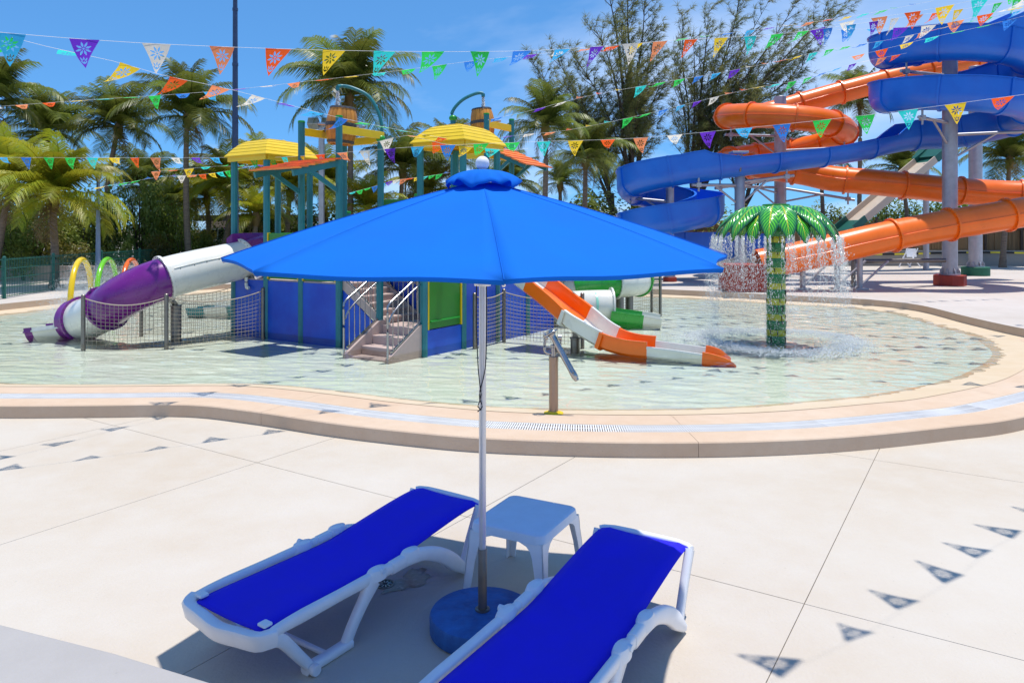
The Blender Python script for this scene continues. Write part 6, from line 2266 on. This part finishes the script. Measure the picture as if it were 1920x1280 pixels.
fc = thing('mesh_fence', 'green welded mesh fence with square posts along the left side of the deck', 'fence', (-14, 20, Z_FAR))
fpts = [at(-60, 500, 19.2), at(8, 500, 20.3), at(100, 500, 23.0), at(190, 500, 26.0), at(262, 500, 29.0), at(330, 500, 32.5), at(400, 500, 36.0)]
for q in fpts:
    MB().box((q.x, q.y, Z_FAR + 0.57), (0.07, 0.07, 1.14)).build('fence_post', 'fence_green', fc)
    MB().lathe([(0.05, 0), (0.03, 0.03)], 4, (q.x, q.y, Z_FAR + 1.14)).build('post_cap', 'fence_green', fc)
for a, b2 in zip(fpts, fpts[1:]):
    mb = MB()
    L_ = (b2 - a).length
    n_ = int(L_ / 0.085)
    for k in range(1, n_):
        q = a.lerp(b2, k / n_)
        mb.box((q.x, q.y, Z_FAR + 0.57), (0.010, 0.010, 1.08))
    o2 = mb.build('mesh_wires', 'fence_green', fc, recalc=False); o2['kind'] = 'stuff'
    for zz in (0.06, 0.3, 0.56, 0.82, 1.07):
        MB().bar(Vector((a.x, a.y, Z_FAR + zz)), Vector((b2.x, b2.y, Z_FAR + zz)), 0.022, 0.022).build('fence_rail', 'fence_green', fc)
# second fence in the distance by the street
fc2 = thing('mesh_fence', 'distant green mesh fence along the street behind the shrubs', 'fence', (-20, 39, Z_FAR))
mb = MB()
for k in range(150):
    mb.box((-30 + k * 0.14, 38.5, Z_FAR + 0.75), (0.02, 0.02, 1.4))
o2 = mb.build('mesh_wires', 'fence_green', fc2, recalc=False); o2['kind'] = 'stuff'
for k in range(9):
    MB().box((-30 + k * 2.6, 38.5, Z_FAR + 0.78), (0.08, 0.08, 1.56)).build('fence_post', 'fence_green', fc2)
for zz in (0.15, 1.42):
    MB().box((-19.6, 38.5, Z_FAR + zz), (20.9, 0.04, 0.04)).build('fence_rail', 'fence_green', fc2)

q = at(184, 490, 25.0)
lp = thing('lamp_post', 'slim blue grey lamp post with a flat lantern beside the yellow palm', 'lamp post', (q.x, q.y, Z_FAR))
zt = at(180, 322, 25.0).z
MB().lathe([(0.085, Z_FAR), (0.08, 1.2), (0.05, zt - 0.35), (0.04, zt - 0.1)], 14, (q.x, q.y, 0)).build('pole', 'lamp_pole', lp, 50)
MB().lathe([(0.04, zt - 0.35), (0.09, zt - 0.22), (0.10, zt - 0.05), (0.04, zt - 0.02)], 14, (q.x, q.y, 0)).build('lantern_neck', 'galv', lp, 40)
MB().lathe([(0.05, zt), (0.30, zt + 0.02), (0.31, zt + 0.05), (0.10, zt + 0.09)], 24, (q.x, q.y, 0)).build('lantern_hood', 'galv', lp, 40)

q = at(441, 480, 27.0)
ms_ = thing('flag_mast', 'tall dark navy mast rising past the top of the picture', 'mast', (q.x, q.y, Z_FAR))
z = Z_FAR
for k, (h, rr_) in enumerate(((3.0, 0.125), (3.0, 0.112), (1.9, 0.098), (2.0, 0.09), (3.0, 0.08), (4.0, 0.07))):
    MB().lathe([(rr_, z), (rr_ * 0.94, z + h)], 16, (q.x, q.y, 0)).build('mast_section', 'navy_pole', ms_, 40)
    MB().lathe([(rr_ * 1.1, z + h - 0.05), (rr_ * 1.1, z + h + 0.05)], 16, (q.x, q.y, 0)).build('mast_collar', 'navy_pole', ms_, 40)
    z += h
q = at(603, 480, 30.0)
fl = thing('floodlight_mast', 'grey square mast with two floodlights behind the nearer barrel', 'mast', (q.x, q.y, Z_FAR))
zt = at(600, 238, 30).z
MB().box((q.x, q.y, (Z_FAR + zt) / 2), (0.20, 0.20, zt - Z_FAR)).build('mast_post', 'galv', fl, None, 0.01)
MB().box((q.x, q.y, zt), (0.9, 0.1, 0.1)).build('cross_arm', 'galv', fl)
for dx in (-0.30, 0.25):
    MB().box((q.x + dx, q.y - 0.1, zt + 0.12), (0.42, 0.35, 0.34), Matrix.Rotation(R(-35), 3, 'X')).build('floodlight', 'flange_grey', fl, None, 0.02)
for k, (px, pyt, Y, lab) in enumerate(((760, 338, 38, 'small grey lamp post behind the middle of the tower'), (671, 345, 41, 'distant grey lamp post left of the big palm trunk'))):
    q = at(px if k == 0 else 612, 480, Y); zt = at(px, pyt, Y).z
    if k == 1:
        continue
    l2 = thing('lamp_post', lab, 'lamp post', (q.x, q.y, Z_FAR))
    MB().lathe([(0.08, Z_FAR), (0.05, zt)], 12, (q.x, q.y, 0)).build('pole', 'galv', l2, 50)
    MB().box((q.x + 0.15, q.y, zt + 0.03), (0.8, 0.25, 0.06)).build('lantern', 'flange_grey', l2, None, 0.02)

# service building with dark roof
bq = at(418, 455, 44)
sb_ = thing('service_building', 'low beige service building with a dark flat roof behind the parked car', 'building', (bq.x, bq.y, Z_FAR))
x0, x1 = at(386, 430, 44).x, at(560, 430, 44).x
zt = at(400, 414, 44).z
MB().box(((x0 + x1) / 2, 46, (Z_FAR + zt) / 2), (x1 - x0, 4, zt - Z_FAR)).build('wall', 'building_wall', sb_)
MB().box(((x0 + x1) / 2, 45.8, zt + 0.15), (x1 - x0 + 0.8, 5.0, 0.34)).build('roof', 'dark_roof', sb_)
for k in range(4):
    wx = x0 + 0.7 + k * 1.15
    w_ = MB().box((wx, 43.99, zt - 0.75), (0.62, 0.06, 0.55)).build('window', 'white_plastic', sb_)
    MB().box((wx, 43.955, zt - 0.75), (0.52, 0.02, 0.45)).build('pane', 'car_glass', w_)
MB().box((x0 + 1.3, 43.97, zt - 1.15), (0.45, 0.05, 1.5)).build('door', 'purple_gel', sb_)

# parked car: body and glasshouse lofted from a side profile
def car(px, py, Y, label, heading, m):
    q = at(px, py, Y); q.z = Z_FAR + 0.45
    t = thing('parked_car', label, 'car', tuple(q), 'cars parked behind the fence', R(heading))
    def L(mb, name, mm, smooth=35, bv=None):
        return mb.build(name, mm, t, smooth, bv, local=True)
    prof = [(-2.1, 0.35), (-2.15, 0.55), (-2.05, 0.80), (-1.2, 0.92), (1.25, 0.95), (2.0, 0.85), (2.12, 0.6), (2.08, 0.32)]
    L(MB().prism([(x, -0.86, z) for x, z in prof], (0, 0, 0), (0, 1.72, 0)), 'body', m, 35, 0.06)
    cab = [(-1.3, 0.90), (-0.55, 1.42), (0.75, 1.46), (1.75, 0.93)]
    L(MB().prism([(x, -0.74, z) for x, z in cab], (0, 0, 0), (0, 1.48, 0)), 'windows', 'car_glass', 35, 0.05)
    rf = [(-0.62, 1.40), (-0.5, 1.47), (0.72, 1.50), (0.95, 1.40)]
    L(MB().prism([(x, -0.73, z) for x, z in rf], (0, 0, 0), (0, 1.46, 0)), 'roof', m, 35, 0.03)
    for x, z0_, x2, z1_ in ((-1.28, 0.92, -0.56, 1.43), (0.12, 0.93, 0.14, 1.47), (1.72, 0.93, 0.78, 1.47)):
        for s in (-1, 1):
            L(MB().bar((x, s * 0.742, z0_), (x2, s * 0.742, z1_), 0.05, 0.07), 'pillar', m)
    for x in (-1.32, 1.32):
        for s in (-1, 1):
            L(MB().lathe([(0.20, -0.1), (0.31, -0.1), (0.33, -0.05), (0.33, 0.05), (0.31, 0.1), (0.20, 0.1)], 22, (x, s * 0.80, 0.33), Matrix.Rotation(R(90), 3, 'X')), 'tyre', 'rubber', 40)
            L(MB().lathe([(0.02, -0.08), (0.2, -0.09), (0.2, 0.09), (0.02, 0.08)], 18, (x, s * 0.80, 0.33), Matrix.Rotation(R(90), 3, 'X')), 'rim', 'galv', 40)
    for s in (-1, 1):
        L(MB().box((-2.10, s * 0.6, 0.66), (0.08, 0.34, 0.14)), 'headlight', 'white_plastic', None, 0.02)
        L(MB().box((2.08, s * 0.6, 0.70), (0.08, 0.3, 0.14)), 'tail_light', 'ped_red', None, 0.02)
    return t


car(408, 452, 39.5, 'silver white car parked behind the purple tube slide', 12, 'car_white')
MB().box((at(408, 452, 39.5).x, 40.0, Z_FAR + 0.2), (9, 6, 0.44)).build('parking_bank', 'far_deck')['kind'] = 'structure'

# far apartment tower
fq = at(300, 350, 210)
ft2 = thing('apartment_tower', 'pale blue apartment tower far off between the palms', 'building', (fq.x, fq.y, 0))
zt = at(300, 343, 210).z
w_ = 4.8
MB().box((fq.x, fq.y + 4, zt / 2), (w_, 8, zt)).build('wall', 'tower_far', ft2)
for r_ in range(5):
    for c_ in range(4):
        MB().box((fq.x - w_ / 2 + 0.75 + c_ * 1.1, fq.y - 0.02, zt - 0.9 - r_ * 1.15), (0.8, 0.12, 0.75)).build('window', 'tower_glass', ft2)
MB().box((fq.x, fq.y + 4, zt + 0.25), (w_ * 0.6, 5, 0.5)).build('roof', 'tower_far', ft2)

# ------------------------------------------------------------------ bunting of cut paper flags
FW, FH = 0.265, 0.315


def in_cut(x, s):
    """cut-out pattern: x across, s distance down from the string"""
    cx, cs = x, s - 0.098
    d = math.hypot(cx, cs)
    if d < 0.010:
        return True
    if 0.017 < d < 0.074:
        a = math.atan2(cs, cx)
        for k in range(8):
            da = (a - k * math.pi / 4 - math.pi / 8 + math.pi) % (2 * math.pi) - math.pi
            lat = d * math.sin(da); lon = d * math.cos(da)
            if lon > 0 and abs(lat) < 0.0100 * math.sin(math.pi * min(1, max(0, (lon - 0.015) / 0.060))):
                return True
    for (px, ps, ang) in ((0.0, 0.205, 90), (-0.022, 0.212, 60), (0.022, 0.212, 120), (-0.016, 0.245, 55), (0.016, 0.245, 125), (0.0, 0.252, 90)):
        dx, ds = x - px, s - ps
        ca, sa = math.cos(R(ang)), math.sin(R(ang))
        lon = dx * ca + ds * sa; lat = -dx * sa + ds * ca
        if (lon / 0.019) ** 2 + (lat / 0.0062) ** 2 < 1:
            return True
    return False


def flag_mesh(name, n, lift, curl, skew, rip, seed, cut=True):
    """hangs from the x axis down -z; wind pushes it along +y"""
    r = random.Random(seed)
    ph = r.uniform(0, 6.28)
    pos = []
    # centre line profile
    prof = [(0.0, 0.0)]
    m = 60
    for i in range(m):
        a = R(lift + curl * ((i + .5) / m))
        y, z = prof[-1]
        prof.append((y + FH / m * math.sin(a), z - FH / m * math.cos(a)))
    def warp(x, s):
        f = s / FH * m; i = min(int(f), m - 1)
        y = prof[i][0] + (prof[i + 1][0] - prof[i][0]) * (f - i); z = prof[i][1] + (prof[i + 1][1] - prof[i][1]) * (f - i)
        w = rip * (s / FH) * math.sin(20 * x + 13 * s + ph)
        return (x + skew * s + 0.02 * (s / FH) * math.sin(9 * s + ph), y + w, z + 0.3 * w)
    ids = {}
    raw = []
    for i in range(n + 1):
        s = FH * i / n
        half = FW / 2 * (1 - i / n)
        for j in range(n - i + 1):
            x = -half + (2 * half * j / (n - i) if n > i else 0)
            ids[(i, j)] = len(pos)
            zig = 0.004 if ((j == 0 or j == n - i) and i % 2) else 0
            raw.append((x, s))
            pos.append(warp(x * (1 + zig / max(half, .02)), s))
    fs = []
    for i in range(n):
        for j in range(n - i):
            tri = [(i, j), (i, j + 1), (i + 1, j)]
            tris = [tri]
            if j < n - i - 1:
                tris.append([(i, j + 1), (i + 1, j + 1), (i + 1, j)])
            for t in tris:
                q = [ids[k] for k in t]
                cx = sum(raw[k][0] for k in q) / 3; cs = sum(raw[k][1] for k in q) / 3
                if cut and in_cut(cx, cs):
                    continue
                fs.append(tuple(q))
    mb = MB(); mb.v = pos; mb.f = fs
    me = mb.mesh(name)
    me.materials.append(MATS['flag_white'])
    me.shade_smooth()
    return me


FLAGS = {}
for cls, lifts in (('hang', [(16, 20, 0.05), (26, 18, -0.12), (10, 34, 0.10), (30, 14, -0.25)]), ('blow', [(30, 40, -0.35), (42, 45, -0.25), (25, 60, -0.4), (50, 30, -0.15)]), ('fly', [(70, 30, -0.3), (82, 25, -0.1), (60, 60, -0.4), (92, 20, 0.2)])):
    for res, n in (('hi', 44), ('lo', 22)):
        FLAGS[(cls, res)] = [flag_mesh('flag', n, a, c, s, 0.010 if cls == 'hang' else 0.022, 400 + k * 7) for k, (a, c, s) in enumerate(lifts)]
CYC = ['yellow', 'turq', 'green', 'green', 'blue', 'sky', 'purple', 'white', 'salmon', 'red']


def bunting(label, pts, style, start_color, spacing=0.58, offset=0.2, res='hi', colors=None, scale=1.0, seed=1, wind_in=1, sr=0.0019):
    """pts: (px, py, Y) along the string"""
    P = [at(*p) if not isinstance(p, Vector) else p for p in pts]
    path = spline(P, 0.12)
    # keep the string itself taut between flags
    t = thing('bunting', label, 'bunting', tuple(path[0]), 'strings of cut paper flags')
    o = Vector(t['_o'])
    MB().tube(path[::3] + [path[-1]], sr, 4, caps=False).build('string', 'string_white', t, 60, recalc=False)
    r = random.Random(seed)
    L_ = [0.0]
    for a, b2 in zip(path, path[1:]):
        L_.append(L_[-1] + (b2 - a).length)
    d = offset
    k = 0
    i = 0
    while d < L_[-1] - 0.2:
        while L_[i + 1] < d:
            i += 1
        f = (d - L_[i]) / (L_[i + 1] - L_[i])
        p = path[i].lerp(path[i + 1], f)
        tg = (path[i + 1] - path[i]).normalized()
        cls = style if isinstance(style, str) else r.choices(list(style.keys()), list(style.values()))[0]
        me = r.choice(FLAGS[(cls, res)])
        # wind axis: horizontal normal of the string
        yv = Vector((0, 0, 1)).cross(tg).normalized() * wind_in
        xv = tg * wind_in
        zv = xv.cross(yv).normalized()
        M = Matrix((xv, yv, zv)).transposed().to_4x4()
        tw_ = Matrix.Rotation(R(r.uniform(-9, 9)), 4, 'Z')
        s_ = scale * r.uniform(0.94, 1.04)
        q = Matrix.Translation(p - o) @ M @ tw_ @ Matrix.Diagonal((s_, s_, s_, 1))
        c = (colors or CYC)[(start_color + k) % len(colors or CYC)]
        inst('flag', me, t, q, 'flag_' + c)
        d += spacing * r.uniform(0.96, 1.04)
        k += 1
    return t


bunting('nearest string of large hanging flags across the upper sky', [(-160, 45, 6.3), (80, 68, 6.85), (325, 84, 7.4), (640, 95, 8.3), (900, 97, 9.1), (1060, 92, 9.7), (1250, 77, 10.7), (1435, 66, 11.6), (1550, 53, 12.3), (1690, 33, 13.2), (1850, 10, 14.2), (2050, -30, 15.5)], {'hang': 0.8, 'blow': 0.2}, 5, 0.60, 0.66)
bunting('string of flags dropping from the upper left towards the barrels', [(-120, 30, 6.2), (65, 82, 7.0), (225, 118, 7.75), (300, 140, 8.2), (440, 170, 9.1), (600, 212, 10.6), (680, 230, 11.6), (760, 246, 12.8), (850, 262, 14.2), (905, 268, 15.2)], {'blow': 0.6, 'fly': 0.4}, 7, 0.60, 0.62, colors=CYC[::-1])
bunting('string of small wind lifted flags crossing the sky above the left palms', [(-80, 206, 14.6), (130, 190, 14.4), (395, 172, 14.0), (600, 150, 13.6), (745, 133, 13.4), (900, 113, 13.5), (1060, 96, 13.8), (1200, 82, 14.4), (1400, 58, 15.3), (1600, 30, 16.5), (1750, 2, 17.5)], {'fly': 0.85, 'blow': 0.15}, 6, 0.56, 0.2, 'lo')
bunting('long low string of flags from the left palms to the blue spiral', [(-60, 295, 17.6), (240, 296, 17.0), (480, 295, 15.6), (560, 293, 14.6), (770, 276, 13.2), (1000, 266, 13.0), (1180, 260, 12.6), (1350, 245, 11.9), (1545, 225, 11.2), (1690, 208, 10.7), (1840, 188, 10.2), (2050, 160, 9.6)], {'hang': 0.6, 'blow': 0.4}, 3, 0.57, 0.35, colors=CYC[::-1])
bunting('string of tiny flags in front of the lower left palms', [(180, 352, 21), (235, 343, 21.5), (300, 332, 22), (380, 327, 22), (440, 318, 21.5), (500, 305, 21)], {'fly': 0.7, 'blow': 0.3}, 0, 0.32, 0.1, 'lo')
bunting('second string of tiny flags just above it by the left yellow roof', [(285, 322, 19), (340, 318, 19), (400, 312, 19), (470, 312, 19)], {'blow': 0.5, 'fly': 0.5}, 8, 0.42, 0.1, 'lo')
bunting('rising string of small flags before the dense feathery tree', [(915, 225, 15.5), (1005, 205, 15.8), (1100, 181, 16.2), (1240, 155, 16.8), (1330, 140, 17.2), (1450, 117, 17.8), (1540, 96, 18.4), (1680, 72, 19), (1800, 45, 19.8), (1950, 12, 20.6)], {'fly': 0.75, 'blow': 0.25}, 4, 0.50, 0.2, 'lo')
bunting('lower rising string of small flags before the feathery trees', [(905, 262, 17), (985, 252, 17.2), (1060, 245, 17.4), (1180, 221, 17.8), (1260, 202, 18.2), (1410, 166, 19), (1500, 150, 19.5), (1600, 120, 20), (1700, 100, 20.5)], {'fly': 0.7, 'blow': 0.3}, 5, 0.50, 0.1, 'lo')
bunting('top right string of flags over the blue spiral', [(1500, 62, 13.6), (1595, 40, 13.2), (1640, 34, 13.0), (1740, 18, 12.6), (1830, 0, 12.2), (1950, -28, 11.8)], {'hang': 0.6, 'blow': 0.4}, 6, 0.50, 0.3, 'hi')
bunting('string of flags running just under the top of the blue spiral', [(1570, 56, 14.8), (1650, 54, 14.4), (1760, 46, 14.0), (1850, 27, 13.6), (1960, 5, 13.2)], {'blow': 0.6, 'fly': 0.4}, 4, 0.46, 0.2, 'hi')
bunting('string of flags slanting across the front of the upper blue spiral', [(1590, 108, 16), (1660, 92, 15.6), (1740, 72, 15.2), (1850, 48, 14.8), (1960, 20, 14.4)], {'fly': 0.6, 'blow': 0.4}, 8, 0.46, 0.2, 'hi')
bunting('string of tiny flags sagging behind the tower posts', [(655, 362, 25), (700, 350, 25), (740, 338, 25), (790, 332, 25.5), (860, 322, 26), (900, 325, 26)], {'fly': 0.5, 'blow': 0.5}, 1, 0.26, 0.1, 'lo', scale=0.95)
bunting('string of flags fluttering in front of the right yellow roof', [(700, 268, 13.6), (765, 254, 13.6), (820, 268, 13.5), (880, 275, 13.4), (960, 282, 13.4), (990, 278, 13.4)], {'blow': 0.6, 'fly': 0.4}, 7, 0.50, 0.25, 'lo')
# the string overhead, whose shadow crosses the deck at the lower right
sh_pts = [(1330, 1360), (1490, 1250), (1620, 1190), (1710, 1130), (1790, 1085), (1850, 1035), (1910, 1000), (2080, 905)]
k_ = 3.9
off = Vector((SUN_DIR.x / SUN_DIR.z * k_, SUN_DIR.y / SUN_DIR.z * k_, k_))
bunting('flag string overhead whose shadows cross the deck at the lower right', [gd(x, y) + off for x, y in sh_pts], {'hang': 0.15, 'blow': 0.5, 'fly': 0.35}, 2, 0.57, 0.1, scale=0.85, seed=5, sr=0.0008)

# ------------------------------------------------------------------ tidy up helper properties
for o in bpy.data.objects:
    if '_o' in o:
        del o['_o']
